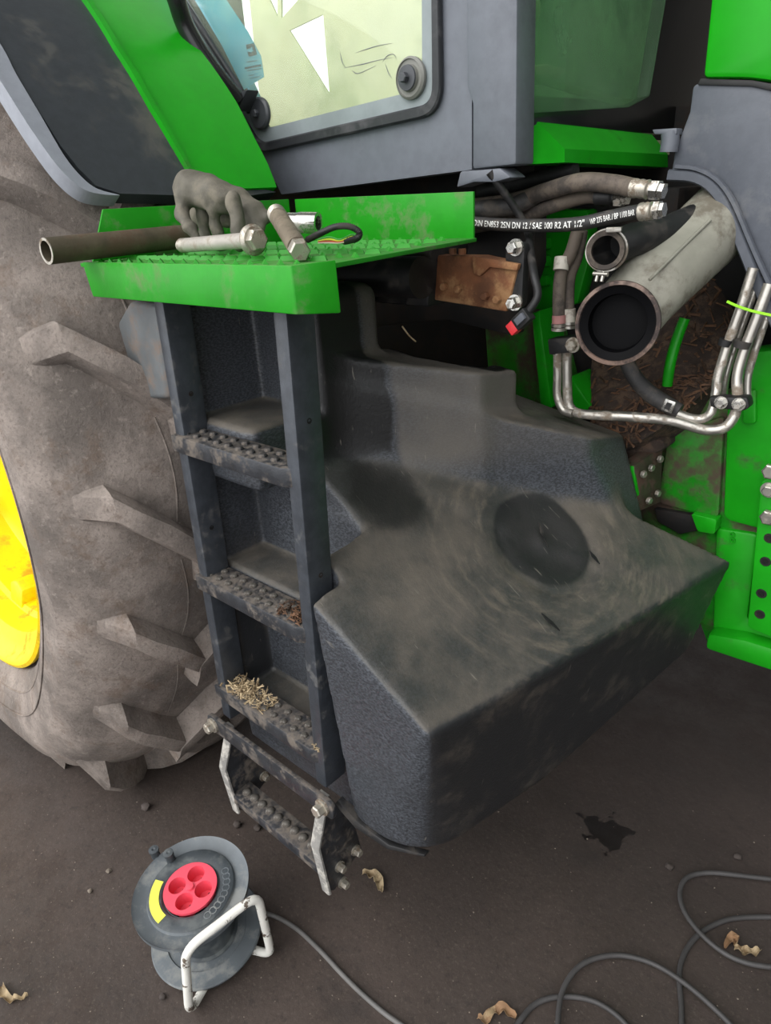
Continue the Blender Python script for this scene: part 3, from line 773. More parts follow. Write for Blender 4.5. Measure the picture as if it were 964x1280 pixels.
fend([(-150,-190),(-70,-10),(0,100),(20,132),(40,163),(70,205),(95,230),(117,241),(150,244),(122,236),(102,221),(80,194),(52,146),(20,92),(0,54),(-60,-35),(-140,-205)], .034, EDGEPL, 'fender_edge', FR+.003, parent=fd, smooth_px=True)
fg = fend([(20,-150),(114,-2),(150,55),(195,130),(222,176),(241,212),(247,222),(290,236),(346,234),(335,205),(318,172),(296,128),(250,62),(213,0),(120,-140)], .034, GREEN_CLEAN, 'fender_panel', FR+.006)
fend([(12,-150),(107,-2),(143,55),(188,130),(217,178),(238,214),(247,222),(241,212),(222,176),(195,130),(150,55),(114,-2),(20,-150)], .040, GREEN, 'fender_rib', FR+.012, parent=fg)

# ---- cab: door frame, pillar, glass
YD = 1.13
glassq = rounded([P(u,v,Y=YD) for u,v in ((40,-300),(328,186),(551,136),(546,-300))], [0,.035,.04,0], 6)
frame_out = [P(u,v,Y=YD) for u,v in ((15,-300),(214,0),(300,135),(352,243),(590,212),(590,-300))]
dfm = holed('door_frame', frame_out, [ringcut(glassq, P(420,-20,Y=YD), .97)], (0,.05,0), GREYPL, T)
gc = P(420,-20,Y=YD)
sweep_rect('door_seal', [p+Vector((0,-.004,0)) for p in glassq], .020, .010, (0,-1,0), SEAL, T, closed=True)
gl = prism('door_glass', [p+Vector((0,-.004,0)) for p in ringcut(glassq, gc, .965)], (0,.006,0), GLASS, T, 0)
# dark fritted band round the glass edge
gin = ringcut(glassq, gc, .93)
sweep_rect('glass_border', [p+Vector((0,-.0045,0)) for p in ringcut(glassq, gc, .93)], .040, .0012, (0,-1,0), mat('frit_grey', (128,136,138), .4, var=.1), gl, closed=True)
# pillar: separate upright with a seam
pil = [P(u,v,Y=YD-.012) for u,v in ((582,-300),(583,108),(590,130),(590,212),(645,206),(649,-300))]
prism('cab_pillar', pil, (0,.06,0), GREYPL, T, .006)
# hinge discs on the glass
c = P(515,98,Y=YD-.008)
hb = lathe('hinge_disc', c, (0,-1,0), [(0,0),(.034,0),(.034,.006),(.030,.010),(.029,.007),(.022,.007),(.021,.013),(.010,.015),(0,.015)], BOSSLT, T, 40)
lathe('hinge_cap', c, (0,-1,0), [(0,.012),(.021,.012),(.020,.016),(0,.018)], PINGREY, hb, 32)
hexbolt('hinge_bolt', c+Vector((0,-.016,0)), (0,-1,0), .0085, .010, PINGREY, hb, False)
c = P(327,142,Y=YD-.008)
hb2 = lathe('handrail_foot', c, (0,-1,0), [(0,0),(.032,0),(.032,.007),(.028,.011),(0,.012)], PINGREY, T, 36)
prism('handrail_tab', [P(u,v,Y=YD-.02) for u,v in ((289,134),(298,122),(325,113),(313,140))], (0,-.035,0), PINGREY, hb2, .003)
hexbolt('handrail_bolt', c+Vector((0,-.011,0)), (0,-1,0), .008, .009, PINGREY, hb2, False)
tube('handrail', [P(u,v,Y=y) for u,v,y in ((140,-210,.90),(188,-85,.94),(218,-8,.97),(230,28,.99),(248,62,1.01),(274,98,1.04),(298,126,1.075))], .019, BLACKGLOSS, T, 20, 6)
# rubber buffer behind the handrail
tube('door_gasket', [P(u,v,Y=YD-.01) for u,v in ((60,-250),(228,0),(262,52),(300,112),(312,140))], .007, SEAL, T, 10, 4)
# sticker on the inside of the glass
st = prism('glass_sticker', [P(u,v,Y=YD+.006) for u,v in ((180,-80),(248,0),(284,70),(305,112),(330,96),(326,70),(310,40),(283,0),(240,-80))], (0,.001,0), BLUE, T, 0)
st['label'] = 'pale blue sticker with printed emblem'
def onst(pts): return [P(u,v,Y=YD+.0045) for u,v in pts]
bdg = prism('emblem_badge', rounded(onst(((307,56),(317,54),(321,68),(311,71))), .003), (0,.001,0), LOGO, st, 0)
prism('emblem_figure', [p+Vector((0,-.001,0)) for p in onst(((309,63),(311,61),(313.5,61.5),(315,58.5),(316,60),(315.5,62),(318,64),(315.5,64),(314,66.5),(313,64.5),(311,65)))], (0,.0006,0), BLUE, bdg, 0)
for (u0,v0,u1,v1,h) in ((308,77,322,75,1.0),(306,84,327,80,2.4),(309,88,327,85,.9),(311,94,318,93,.8),(312,98,325,95,.8)):
    d = P(u1,v1,Y=YD+.0045)-P(u0,v0,Y=YD+.0045); n = 7
    for k in range(n):
        a = P(u0,v0,Y=YD+.0045)+d*(k/n)
        prism('print_mark', [a, a+d*(.7/n), a+d*(.7/n)+Vector((0,0,-h*.0016)), a+Vector((0,0,-h*.0016))], (0,.0006,0), LOGO, st, 0)
# cab interior: cream trim with the far windows showing as bright wedges, floor, seat side
YI = 1.95
def pi(u,v): return P(u,v,Y=YI)
holed('cab_trim', [pi(u,v) for u,v in ((280,-320),(322,100),(335,190),(560,150),(570,-320))],
      [[pi(u,v) for u,v in ((362,38),(404,18),(412,118))], [pi(u,v) for u,v in ((326,-25),(347,-30),(347,21))], [pi(u,v) for u,v in ((352,-30),(395,-25),(352,23))], [pi(u,v) for u,v in ((330,-300),(520,-300),(500,-60),(340,-50))]], (0,.006,0), CREAM, T)
prism('cab_floor', [Vector(p) for p in ((-1.9,1.19,1.60),(-.74,1.19,1.60),(-.74,2.4,1.60),(-1.9,2.4,1.60))], (0,0,-.03), CREAM, T, 0)
prism('cab_rear_trim', [P(u,v,Y=1.40) for u,v in ((150,-150),(262,0),(318,125),(328,188),(300,190),(150,0))], (0,.03,0), BLUE, T, .002)
# crack-like smears on the glass
for pth in (((430,85),(455,80),(470,76),(490,72)),((440,88),(448,92),(470,82)),((478,78),(484,70),(492,68),(496,74)),((482,80),(486,92),(490,98)),((425,65),(428,78),(432,84)),((445,66),(470,58),(490,54))):
    tube('dirt_streak', [P(u,v,Y=YD-.0055) for u,v in pth], [.0003,.0009,.0006,.0003], GREYPL, gl, 5, 3)

def rounded_path(p): return spline(p, 3)
# ---- windscreen side: recedes across the front of the cab
XW = -.735
def wx(pix, x=XW): return [P(u,v,X=x) for u,v in pix]
ws_open = wx(((646,-240),(646,158),(650,160),(800,160),(812,140),(832,-10),(850,-240)))
prism('windscreen_glass', wx(((646,-240),(646,142),(786,134),(812,120),(834,-10),(850,-240))), (-.006,0,0), WGLASS, T, 0)
wf = prism('windscreen_surround', wx(((786,134),(812,120),(834,-10),(850,-240),(960,-240),(930,-5),(915,70),(880,150),(840,168),(800,166),(646,156),(646,142))), (-.03,0,0), BLACKGLOSS, T, .002)
# interior seen through it
prism('cab_console', wx(((560,-300),(560,170),(1000,170),(1000,-300)), -1.25), (-.05,0,0), mat('console_green_grey', (150,186,142), .7, dirt=(84,112,84), damt=.45, dscale=4, var=.1), T, .01)
prism('console_seat', wx(((640,84),(690,78),(716,86),(700,100),(640,112)), -1.05), (-.12,0,0), CREAM, T, .02)
prism('console_rail', wx(((640,0),(672,-10),(682,0),(678,30),(640,40)), -1.05), (-.10,0,0), CREAM, T, .02)
prism('cab_front_floor', wx(((640,118),(800,128),(812,170),(640,170)), -.80), (-.5,0,0), SHADEBLK, T, 0)
# green cowl below the windscreen
c0 = [P(646,149,X=-.742), P(672,152,X=-.735), P(815,168,X=-.72), P(835,193,X=-.68), P(835,209,X=-.68), P(706,203,X=-.695), P(706,186,X=-.695), P(646,206,X=-.735)]
bm = bmesh.new(); v = [bm.verts.new(p) for p in c0]; inn = [bm.verts.new(p+Vector((-.06,0,0))) for p in c0]
for q in ((0,1,6,5,7),(1,2,3,6),(6,3,4,5)): bm.faces.new([v[i] for i in q])
for q in ((0,1,6,5,7),(1,2,3,6),(6,3,4,5)): bm.faces.new([inn[i] for i in q][::-1])
lp = [0,1,2,3,4,5,7]
for i in range(7): a, b = lp[i], lp[(i+1) % 7]; bm.faces.new((v[b],v[a],inn[a],inn[b]))
bmesh.ops.recalc_face_normals(bm, faces=bm.faces); bm_obj('cowl_panel', bm, GREEN, T, 20)
sweep_rect('screen_edge_band', rounded_path(wx(((646,92),(660,96),(804,131),(824,84),(832,0),(850,-240)), XW-.03)), .014, .004, (1,0,0), CREAM, T)
prism('cab_mount_foot', [P(u,v,Y=1.12) for u,v in ((575,214),(625,210),(640,222),(618,228),(592,228),(570,235))], (0,.05,0), GREYPL, T, .004)
tube('pillar_bush', [P(838,165,Y=1.42), P(838,176,Y=1.42), P(836,190,Y=1.42)], .016, GREYPL, T, 16, 3)
prism('pillar_tab', [P(u,v,Y=1.41) for u,v in ((815,162),(846,160),(846,168),(818,168))], (0,.03,0), GREYPL, T, .002)

# ---- hood and its grey side shroud
YH = 1.42
prism('hood_panel', rounded([P(u,v,Y=YH) for u,v in ((878,98),(888,0),(905,-240),(1500,-240),(1500,190),(985,106),(940,98))], [.01,.02,0,0,0,.04,.03]), (0,.25,0), GREEN_CLEAN, T, .01)
sh = prism('hood_shroud', [P(u,v,Y=YH+.012) for u,v in ((872,104),(866,108),(862,140),(850,172),(844,185),(838,222),(872,222),(893,230),(908,246),(930,300),(952,362),(962,378),(1100,580),(1480,640),(1480,196),(985,112),(940,104))], (0,.16,0), HOODGREY, T, .006)
sweep_rect('shroud_rim', [p for p in spline([P(u,v,Y=YH+.012) for u,v in ((838,219),(868,221),(890,232),(908,256),(932,312),(952,362),(970,400),(1000,450))], 4)], .020, .014, (0,-1,0), HOODGREY, sh)
sweep_rect('shroud_bead', [p for p in spline([P(u,v,Y=YH+.006) for u,v in ((846,208),(872,211),(897,224),(918,252),(942,308),(962,352),(990,410))], 4)], .008, .010, (0,-1,0), HOODGREY, sh)
prism('hood_gap_strip', [P(u,v,Y=YH+.008) for u,v in ((876,98),(940,100),(985,108),(1480,190),(1480,200),(985,118),(940,108),(872,106))], (0,.02,0), BLACK, T, .001)

# ---- engine bay behind: dark sheet for the shade, castings, grime
prism('engine_bay_shade', [P(u,v,Y=1.82) for u,v in ((560,150),(900,130),(1080,200),(1080,600),(560,620))], (0,.05,0), SHADEBLK, T, .0)  # near-black sheet standing in for the shade behind the hoses
box('transmission_housing', (-2.1,1.60,.50), (-.62,2.5,1.50), SHADEBLK, T, .01)  # hidden body block, added as dark backdrop and to stop light from behind
box('rear_axle_housing', (-2.35,1.08,.80), (-2.05,2.5,1.20), SHADEBLK, T, .03)
prism('chassis_plate', [P(u,v,Y=1.55) for u,v in ((655,262),(735,262),(735,330),(722,380),(690,388),(655,392))], (0,.05,0), GREEN, T, .006)
for vv in (300, 322, 346): prism('chassis_rib', [P(u,v,Y=1.53) for u,v in ((664,vv),(684,vv-2),(684,vv+12),(664,vv+14))], (0,.05,0), GREEN, T, .006)
prism('chassis_web', [P(u,v,Y=1.50) for u,v in ((604,384),(660,390),(690,400),(720,520),(640,520),(610,470))], (0,.06,0), GREEN_DIRTY, T, .006)
prism('chassis_fin', [P(u,v,Y=1.42) for u,v in ((664,392),(674,388),(690,510),(676,512))], (0,.10,0), GREEN, T, .004)
prism('chassis_fin', [P(u,v,Y=1.44) for u,v in ((712,470),(724,486),(746,518),(716,518))], (0,.10,0), GREEN, T, .004)
# main casting on the right
YC2 = 1.50
cast = prism('transmission_casting', [P(u,v,Y=YC2) for u,v in ((785,560),(820,500),(850,470),(905,500),(930,470),(965,430),(1400,430),(1400,975),(960,838),(885,812),(840,690),(800,650))], (0,.35,0), GREEN_DIRTY, T, .012)
prism('casting_face', rounded([P(u,v,Y=YC2-.02) for u,v in ((908,508),(930,440),(1400,400),(1400,760),(951,663),(903,650))], .02), (0,.08,0), GREEN, cast, .010)
prism('casting_face', rounded([P(u,v,Y=YC2-.015) for u,v in ((836,545),(905,520),(898,648),(866,640),(822,628))], .015), (0,.08,0), GREEN_DIRTY, cast, .012)
prism('casting_boss', rounded([P(u,v,Y=YC2-.03) for u,v in ((928,492),(945,486),(945,530),(928,530))], .008), (0,.04,0), GREEN, cast, .006)
prism('casting_tab', rounded([P(u,v,Y=YC2-.035) for u,v in ((864,642),(896,650),(893,668),(872,664))], .006), (0,.05,0), GREEN, cast, .006)
prism('casting_lower', rounded([P(u,v,Y=YC2-.01) for u,v in ((895,660),(948,668),(934,775),(1380,930),(1380,960),(890,808))], .012), (0,.08,0), GREEN, cast, .010)
prism('casting_foot', [P(u,v,Y=YC2-.05) for u,v in ((884,792),(930,800),(1400,945),(1400,985),(880,812))], (0,.12,0), GREEN, cast, .012)
# number cast into the lower panel
for k, vv in enumerate((668, 675)):
    lathe('cast_digit', P(916+k*.5,vv,Y=YC2-.012), (0,-1,0), [(.0035,0),(.0055,0),(.0055,.003),(.0035,.003)], GREEN, cast, 12, closed=True)
# side plate with bolt holes, at the very right
sp = prism('drilled_plate', rounded([P(u,v,Y=YC2-.045) for u,v in ((952,600),(1080,560),(1080,800),(966,797),(934,784),(936,770))], .012), (0,.04,0), GREEN, T, .006)
for u, v, hole in ((965,588,0),(962,645,0),(962,673,1),(957,702,1),(952,742,1),(950,768,1)):
    c = P(u,v,Y=YC2-.045)
    if hole: lathe('bolt_hole', c, (0,-1,0), [(0,-.001),(.006,-.001),(.006,.0015),(.010,.0015),(.011,0),(0,0)], SHADEBLK, sp, 16)
    else: hexbolt('plate_bolt', c, (0,-1,0), .016, .012, STEEL, sp, False)
hexbolt('plate_bolt', P(962,612,Y=YC2-.045), (0,-1,0), .012, .012, STEEL, sp)
# bolted mounting block beside the tank
mb = prism('mounting_block', [P(u,v,Y=1.37) for u,v in ((778,585),(793,582),(796,622),(780,618))], (0,.09,0), GREEN, T, .003)
blk = prism('mounting_pad', [P(793,582,Y=1.37), P(829,558,Y=1.46), P(826,628,Y=1.46), P(795,641,Y=1.37)], (-.03,.012,0), mat('grimy_steel_pad', (74,72,58), .5, .5, dirt=(70,50,40), damt=.45, dscale=20, var=.2), T, .002)
nrm = (P(829,558,Y=1.46)-P(793,582,Y=1.37)).cross(Vector((0,0,1))).normalized()
if nrm.x < 0: nrm = -nrm
for u, v, Yv in ((802,592,1.39),(812,584,1.415),(823,573,1.445),(809,625,1.405),(820,616,1.44)): 
    hexbolt('pad_bolt', P(u,v,Y=Yv-.004), nrm, .008, .008, STEEL, blk, False)
prism('grease_lump', [P(u,v,Y=1.43) for u,v in ((770,570),(790,552),(828,548),(834,560),(796,580),(776,588))], (0,.08,.0), DIRT, T, .01)
prism('casting_gap', [P(u,v,Y=1.485) for u,v in ((818,636),(864,644),(878,662),(850,668),(822,652))], (0,.02,0), SHADEBLK, T, .002)

# ---- hoses and pipes
def hose(name, pix, rpx, m, seg=16, n=8, parent=T):
    pts = [P(u,v,Y=y) for u,v,y in pix]; rs = rpx if isinstance(rpx, (list,tuple)) else [rpx]
    k = pts[len(pts)//2]
    return tube(name, pts, [R(k, r) for r in rs] if len(rs) > 1 else R(k, rs[0]), m, T if parent is None else parent, seg, n)
hose('hydraulic_hose', [(560,262,1.25),(640,252,1.25),(680,240,1.24),(725,228,1.22),(765,230,1.22),(795,236,1.22)], 11, HOSE)
hose('hydraulic_hose', [(560,290,1.27),(650,272,1.26),(690,258,1.25),(730,246,1.25),(752,246,1.25)], 8.5, HOSE)
hose('hydraulic_hose', [(560,268,1.20),(600,262,1.20),(640,258,1.22),(670,245,1.26)], 11, HOSEBLK)
hose('hydraulic_hose', [(600,240,1.29),(660,226,1.29),(720,212,1.29)], 9, BLACK)
mh = hose('hydraulic_hose', [(540,272,1.14),(600,279,1.13),(660,282,1.13),(720,280,1.13),(760,272,1.14),(795,265,1.16),(820,263,1.17)], 8.2, HOSEBLK)
mh['label'] = 'black hydraulic hose with white printed line'
def fitting(a, b, prof, m, seg=20, name='hose_fitting', parent=T):
    a, b = Vector(a), Vector(b); d = b-a; L = d.length
    return lathe(name, a, d, [(r, h*L) for r, h in prof], m, parent, seg)
def fit2(u0,v0,u1,v1,y,rpx,m=STEEL,name='hose_fitting'):
    a, b = P(u0,v0,Y=y), P(u1,v1,Y=y); r = R(a, rpx)
    f = fitting(a, b, [(0,0),(r,0),(r*1.05,.12),(r*.96,.2),(r*1.05,.3),(r*.96,.4),(r*1.05,.5),(r*.8,.55),(r*.8,.62),(0,.62)], m, name=name)
    d = (b-a); lathe('fitting_nut', a+d*.62, d, [(0,0),(r*1.1,0),(r*1.1,d.length*.22),(r*.85,d.length*.24),(r*.85,d.length*.38),(0,d.length*.38)], CHROME, f, 6)
fit2(790,235,831,239,1.21,11, BOLT); fit2(800,265,831,262,1.155,10.5, BOLT); fit2(746,246,786,247,1.24,10, BLACK)
# printed line on the hose, wrapped on its outer side
MHP = spline([P(u,v,Y=y) for u,v,y in ((540,272,1.14),(600,279,1.13),(660,282,1.13),(720,280,1.13),(760,272,1.14),(795,265,1.16),(820,263,1.17))], 40)
def pixu(p):
    c = M.transposed() @ (p-CAM); return 482+FPX*c.x/c.z
def hose_text(body, u0, u1, size, lift):
    cu = bpy.data.curves.new('print', 'FONT'); cu.body = body; cu.size = 1.0; cu.offset = .012
    ob = bpy.data.objects.new('print_tmp', cu); COL.objects.link(ob)
    dg = bpy.context.evaluated_depsgraph_get(); me = bpy.data.meshes.new_from_object(ob.evaluated_get(dg))
    bpy.data.objects.remove(ob); bpy.data.curves.remove(cu)
    path = [p for p in MHP if u0 <= pixu(p) <= u1]
    cum = [0.]
    for a, b in zip(path, path[1:]): cum.append(cum[-1]+(b-a).length)
    xs = [v.co.x for v in me.vertices]; w = max(xs)-min(xs); sx = cum[-1]/w; x0 = min(xs)
    r = R(P(720,280,Y=1.13), 8.2)+lift
    for v in me.vertices:
        s = (v.co.x-x0)*sx
        c = Vector([float(np.interp(s, cum, [p[k] for p in path])) for k in range(3)])
        i = min(range(len(cum)), key=lambda j: abs(cum[j]-s)); i = min(max(i,1), len(path)-2)
        t = (path[i+1]-path[i-1]).normalized()
        tocam = (CAM-c); tocam -= t*tocam.dot(t); tocam.normalize(); upv = t.cross(tocam)
        if upv.z < 0: upv = -upv
        ang = (v.co.y-.34)*size/r
        v.co = c + tocam*(r*math.cos(ang)) + upv*(r*math.sin(ang))
    link('printed_text', me, WHITETXT, mh)
hose_text('DIN EN853 2SN DN 12 / SAE 100 R2 AT 1/2"', 596, 734, .0145, .0009)
hose_text('WP 275 BAR / BP 1100 BAR', 739, 793, .0125, .0009)
# wiring loom with red plug hanging over the hoses
hose('wiring_loom', [(612,215,1.12),(630,240,1.14),(650,270,1.165),(660,290,1.165),(664,320,1.10),(668,345,1.06),(672,370,1.05),(660,390,1.04),(652,398,1.04)], 5, BLACK)
a = P(662,391,Y=1.035); b = P(640,412,Y=1.035); d = (b-a)
pl = obox('loom_plug', a+d*.35, d*.36, Vector((0,.010,0)), d.cross(Vector((0,1,0))).normalized()*.012, BLACK, T, .003)
obox('plug_end', a+d*.85, d*.2, Vector((0,.009,0)), d.cross(Vector((0,1,0))).normalized()*.0105, RED, pl, .002)
obox('plug_latch', a+d*.3+Vector((0,-.012,0)), d*.22, Vector((0,.004,0)), d.cross(Vector((0,1,0))).normalized()*.006, GREYPL, pl, .001)
# vertical hoses with sleeves, ending in steel lines
hose('coolant_hose', [(722,290,1.28),(714,316,1.27),(702,340,1.26),(699,370,1.25),(699,410,1.25)], 8, HOSE)
hose('coolant_hose', [(728,288,1.29),(722,320,1.29),(713,345,1.28),(711,375,1.27),(712,410,1.26)], 7, HOSE)
hose('hose_sleeve', [(703,322,1.262),(701,338,1.255)], 9.5, PALEM)
hose('hose_mark', [(699,394,1.247),(699,404,1.247)], 8.6, PINK)
hose('hose_sleeve', [(712,386,1.262),(712,405,1.262)], 7.8, PALEM)
for vv in (408, 413): 
    c = P(699,vv,Y=1.25); lathe('hose_clamp', c, (0,0,1), [(R(c,8),0),(R(c,9.6),0),(R(c,9.6),.006),(R(c,8),.006)], STEEL, T, 24, closed=True)
    c = P(712,vv-3,Y=1.262); lathe('hose_clamp', c, (0,0,1), [(R(c,7),0),(R(c,8.8),0),(R(c,8.8),.005),(R(c,7),.005)], STEEL, T, 24, closed=True)
prism('line_block', [P(u,v,Y=1.235) for u,v in ((684,424),(712,422),(720,440),(686,444))], (0,.04,0), BLACK, T, .004)
hexbolt('line_block_bolt', P(717,431,Y=1.235), (0,-1,0), .011, .012, BOLT, T)
hose('steel_line', [(697,436,1.25),(697,470,1.25),(697,495,1.25),(704,512,1.25),(716,517,1.25)], 5.2, STEEL)
hose('steel_line', [(709,436,1.26),(709,470,1.26),(710,500,1.26),(716,513,1.26),(732,518,1.26),(790,521,1.28),(840,526,1.31),(880,537,1.33),(905,535,1.34),(918,520,1.35),(922,496,1.36),(922,470,1.37),(930,440,1.38),(946,398,1.39),(962,355,1.40)], 6.5, STEEL, n=6)
hose('steel_line', [(846,517,1.32),(864,523,1.33),(880,523,1.335),(890,514,1.34),(895,492,1.36),(898,470,1.37),(910,430,1.38),(926,385,1.39),(942,335,1.40)], 6, STEEL, n=6)
hose('steel_line', [(904,500,1.40),(908,470,1.40),(918,436,1.41),(934,390,1.42),(950,345,1.43)], 4.5, STEEL, n=6)
hose('steel_line', [(934,500,1.40),(936,466,1.41),(950,420,1.42),(966,376,1.43)], 5, STEEL, n=6)
cb = prism('line_clamp', [P(u,v,Y=1.335) for u,v in ((886,496),(934,497),(937,509),(930,514),(888,510))], (0,.03,0), BLACK, T, .004)
for u, v in ((902,503),(924,505)): hexbolt('clamp_bolt', P(u,v,Y=1.333), (0,-1,0), .009, .010, CHROME, cb)
for u, v, y, rp_ in ((907,428,1.378,8),(928,430,1.378,10)):
    c = P(u,v,Y=y); lathe('line_grommet', c, P(u+7,v-20,Y=y)-c, [(R(c,4),-.006),(R(c,rp_),-.006),(R(c,rp_),.006),(R(c,4),.006)], BLACK, T, 20, closed=True)
# lime cable tie
tube('cable_tie', [P(u,v,Y=1.36) for u,v in ((909,377),(925,384),(945,390),(968,395))], .0025, LIME, T, 6, 4)
# rubber hose joining the short steel line, with a spring clip
hose('return_hose', [(778,440,1.33),(788,462,1.33),(800,480,1.33),(818,496,1.325),(838,508,1.32),(850,514,1.32)], [9,9.5,10,10.5,10,9], HOSEBLK)
prism('hose_clip', [P(u,v,Y=1.29) for u,v in ((832,498),(845,503),(839,517),(826,512))], (0,.004,0), CHROME, T, .001)
prism('clip_slot', [P(u,v,Y=1.288) for u,v in ((834,503),(840,505),(836,513),(830,510))], (0,.003,0), BLACK, T, 0)
# green strut beside the big pipe
hose('green_strut', [(856,398,1.47),(846,425,1.46),(838,455,1.45),(834,482,1.45)], 6.5, GREEN)

# big grey pipe with a cut, burnt mouth
def ringpipe(name, rings, m, parent, seg=44, prof_in=None):
    bm = bmesh.new(); RR = []
    for c, n, r in rings:
        n, a, b = basis(n); RR.append([bm.verts.new(Vector(c)+(a*math.cos(t)+b*math.sin(t))*r) for t in [2*math.pi*k/seg for k in range(seg)]])
    for A, B in zip(RR, RR[1:]):
        for k in range(seg): bm.faces.new((A[k],A[(k+1)%seg],B[(k+1)%seg],B[k]))
    bm.faces.new(RR[-1][::-1]); bmesh.ops.recalc_face_normals(bm, faces=bm.faces)
    return bm_obj(name, bm, m, parent, 50)
A0 = P(771,405,Y=1.20); A1 = P(800,372,Y=1.27); A2 = P(852,322,Y=1.38); A3 = P(905,272,Y=1.50); A4 = P(940,225,Y=1.56)
nf = (CAM-A0).normalized(); nf = (nf + Vector((-.12,0,-.08))).normalized()
ax = (A0-A3).normalized()
r0 = R(A0,52)
n1 = (nf*.5+ax*.6).normalized()
ep = ringpipe('exhaust_pipe', [(A0-nf*.012,nf,r0*.86),(A0-nf*.035,(nf*.8+ax*.3),r0*.88),(A1,n1,R(A1,45)),((A1+A2)/2,ax,R(A2,44)),(A2,ax,R(A2,45)),(A3,ax,R(A3,46)),(A4,ax,R(A4,38))], PIPEGREY, T)
ep['label'] = 'wide grey metal pipe with an open burnt mouth'
lathe('pipe_mouth', A0, -nf, [(r0*.90,.0),(r0*.985,.002),(r0,.008),(r0*.99,.016),(r0*.88,.022),(r0*.86,.012)], PIPELIP, ep, 48, closed=True)
lathe('pipe_bore', A0, -nf, [(r0*.90,.003),(r0*.90,.010),(r0*.72,.012),(r0*.70,.016),(r0*.68,.046),(0,.046),(0,.042),(r0*.66,.042),(r0*.69,.010),(r0*.88,.004)], mat('pipe_bore_black', (5,5,7), .6, spec=.1, var=.2, bump=.03), ep, 48)
lathe('bore_ring', A0-nf*.011, -nf, [(r0*.70,0),(r0*.74,-.001),(r0*.74,.002),(r0*.70,.002)], PINGREY, ep, 48, closed=True)
tube('pipe_seam', [P(812,350,Y=1.225), P(850,312,Y=1.30), P(888,275,Y=1.375)], .003, PIPEGREY, ep, 8, 3)
# smaller hose stub with worm clamp
B0 = P(757,313,Y=1.20); B1 = P(790,300,Y=1.26); B2 = P(830,292,Y=1.34); B3 = P(870,275,Y=1.42)
nb = (CAM-B0).normalized(); nb = (nb+Vector((-.15,0,0))).normalized(); rb = R(B0,24)
axb = (B0-B3).normalized()
hs = ringpipe('hose_stub', [(B0,nb,rb*.9),(B0-nb*.02,nb,rb*.92),(B1,(nb+axb),R(B1,20)),(B2,axb,R(B2,20)),(B3,axb,R(B3,20))], BLACK, T)
lathe('stub_lip', B0, nb, [(rb*.72,.001),(rb*.95,.002),(rb,-.004),(rb*.98,-.012),(rb*.9,-.014),(rb*.72,-.012)], HOSE, hs, 40, closed=True)
lathe('stub_bore', B0, nb, [(rb*.76,.0),(rb*.74,-.05),(0,-.05),(0,-.054),(rb*.8,-.054),(rb*.8,.0)], SHADEBLK, hs, 40)
cl = lathe('worm_clamp', B0-nb*.016, nb, [(rb*.97,-.006),(rb*1.08,-.006),(rb*1.08,.006),(rb*.97,.006)], STEEL, hs, 40, closed=True)
c = P(768,287,Y=1.205); obox('clamp_housing', c, (.012,.004,0), (-.003,.009,0), (0,0,.004), STEEL, cl if False else hs, .001)
for du in (0, 7): tube('clamp_tail', [P(748+du,340,Y=1.19), P(745+du,352,Y=1.185)], .0035, STEEL, hs, 8, 2)
tube('clamp_screw', [P(742,342,Y=1.188), P(760,343,Y=1.188)], .004, STEEL, hs, 8, 2)

# ---- grime shelf with wood chips under the pipes
gp = [P(u,v,Y=y) for u,v,y in ((742,420,1.62),(880,330,1.66),(925,400,1.62),(905,470,1.52),(880,490,1.46),(850,520,1.42),(800,552,1.40),(770,560,1.40),(735,520,1.42))]
bm = bmesh.new(); vs = [bm.verts.new(p) for p in gp]; vb = [bm.verts.new(p+Vector((0,.1,-.06))) for p in gp]
cc = bm.verts.new(sum(gp, Vector())/len(gp))
for i in range(len(gp)):
    bm.faces.new((vs[i],vs[(i+1)%len(gp)],cc)); bm.faces.new((vs[(i+1)%len(gp)],vs[i],vb[i],vb[(i+1)%len(gp)]))
bm.faces.new(vb[::-1]); bmesh.ops.recalc_face_normals(bm, faces=bm.faces); bm_obj('dirt_shelf', bm, DIRT, T, 60)
vs, fs = [], []
def addchip(c, d, s, up):
    k = len(vs); vs.extend([c-d-s, c-d+s, c+d*.9+s*.7, c+d-s*.8, c-d*.5+up, c+d*.5+up])
    fs.extend([(k,k+1,k+2,k+3),(k,k+3,k+5,k+4),(k+1,k+4,k+5,k+2),(k,k+4,k+1),(k+3,k+2,k+5)])
gcn = sum(gp, Vector())/len(gp)
for _ in range(260):
    i = random.randrange(len(gp)); a, b = random.random(), random.random()
    if a+b > 1: a, b = 1-a, 1-b
    p = gcn + (gp[i]-gcn)*a + (gp[(i+1)%len(gp)]-gcn)*b
    nrm_ = (gp[i]-gcn).cross(gp[(i+1)%len(gp)]-gcn).normalized()
    if nrm_.y > 0: nrm_ = -nrm_
    d = Vector((random.uniform(-1,1), random.uniform(-.3,.3), random.uniform(-1,1))); d -= nrm_*d.dot(nrm_); d = d.normalized()*random.uniform(.004,.022)
    s = d.cross(nrm_).normalized()*random.uniform(.0012,.004)
    addchip(p+nrm_*random.uniform(.0005,.006), d, s, nrm_*.003)
o = link('chaff_litter', me_from(vs, fs), CHIP, T); o['kind'] = 'stuff'

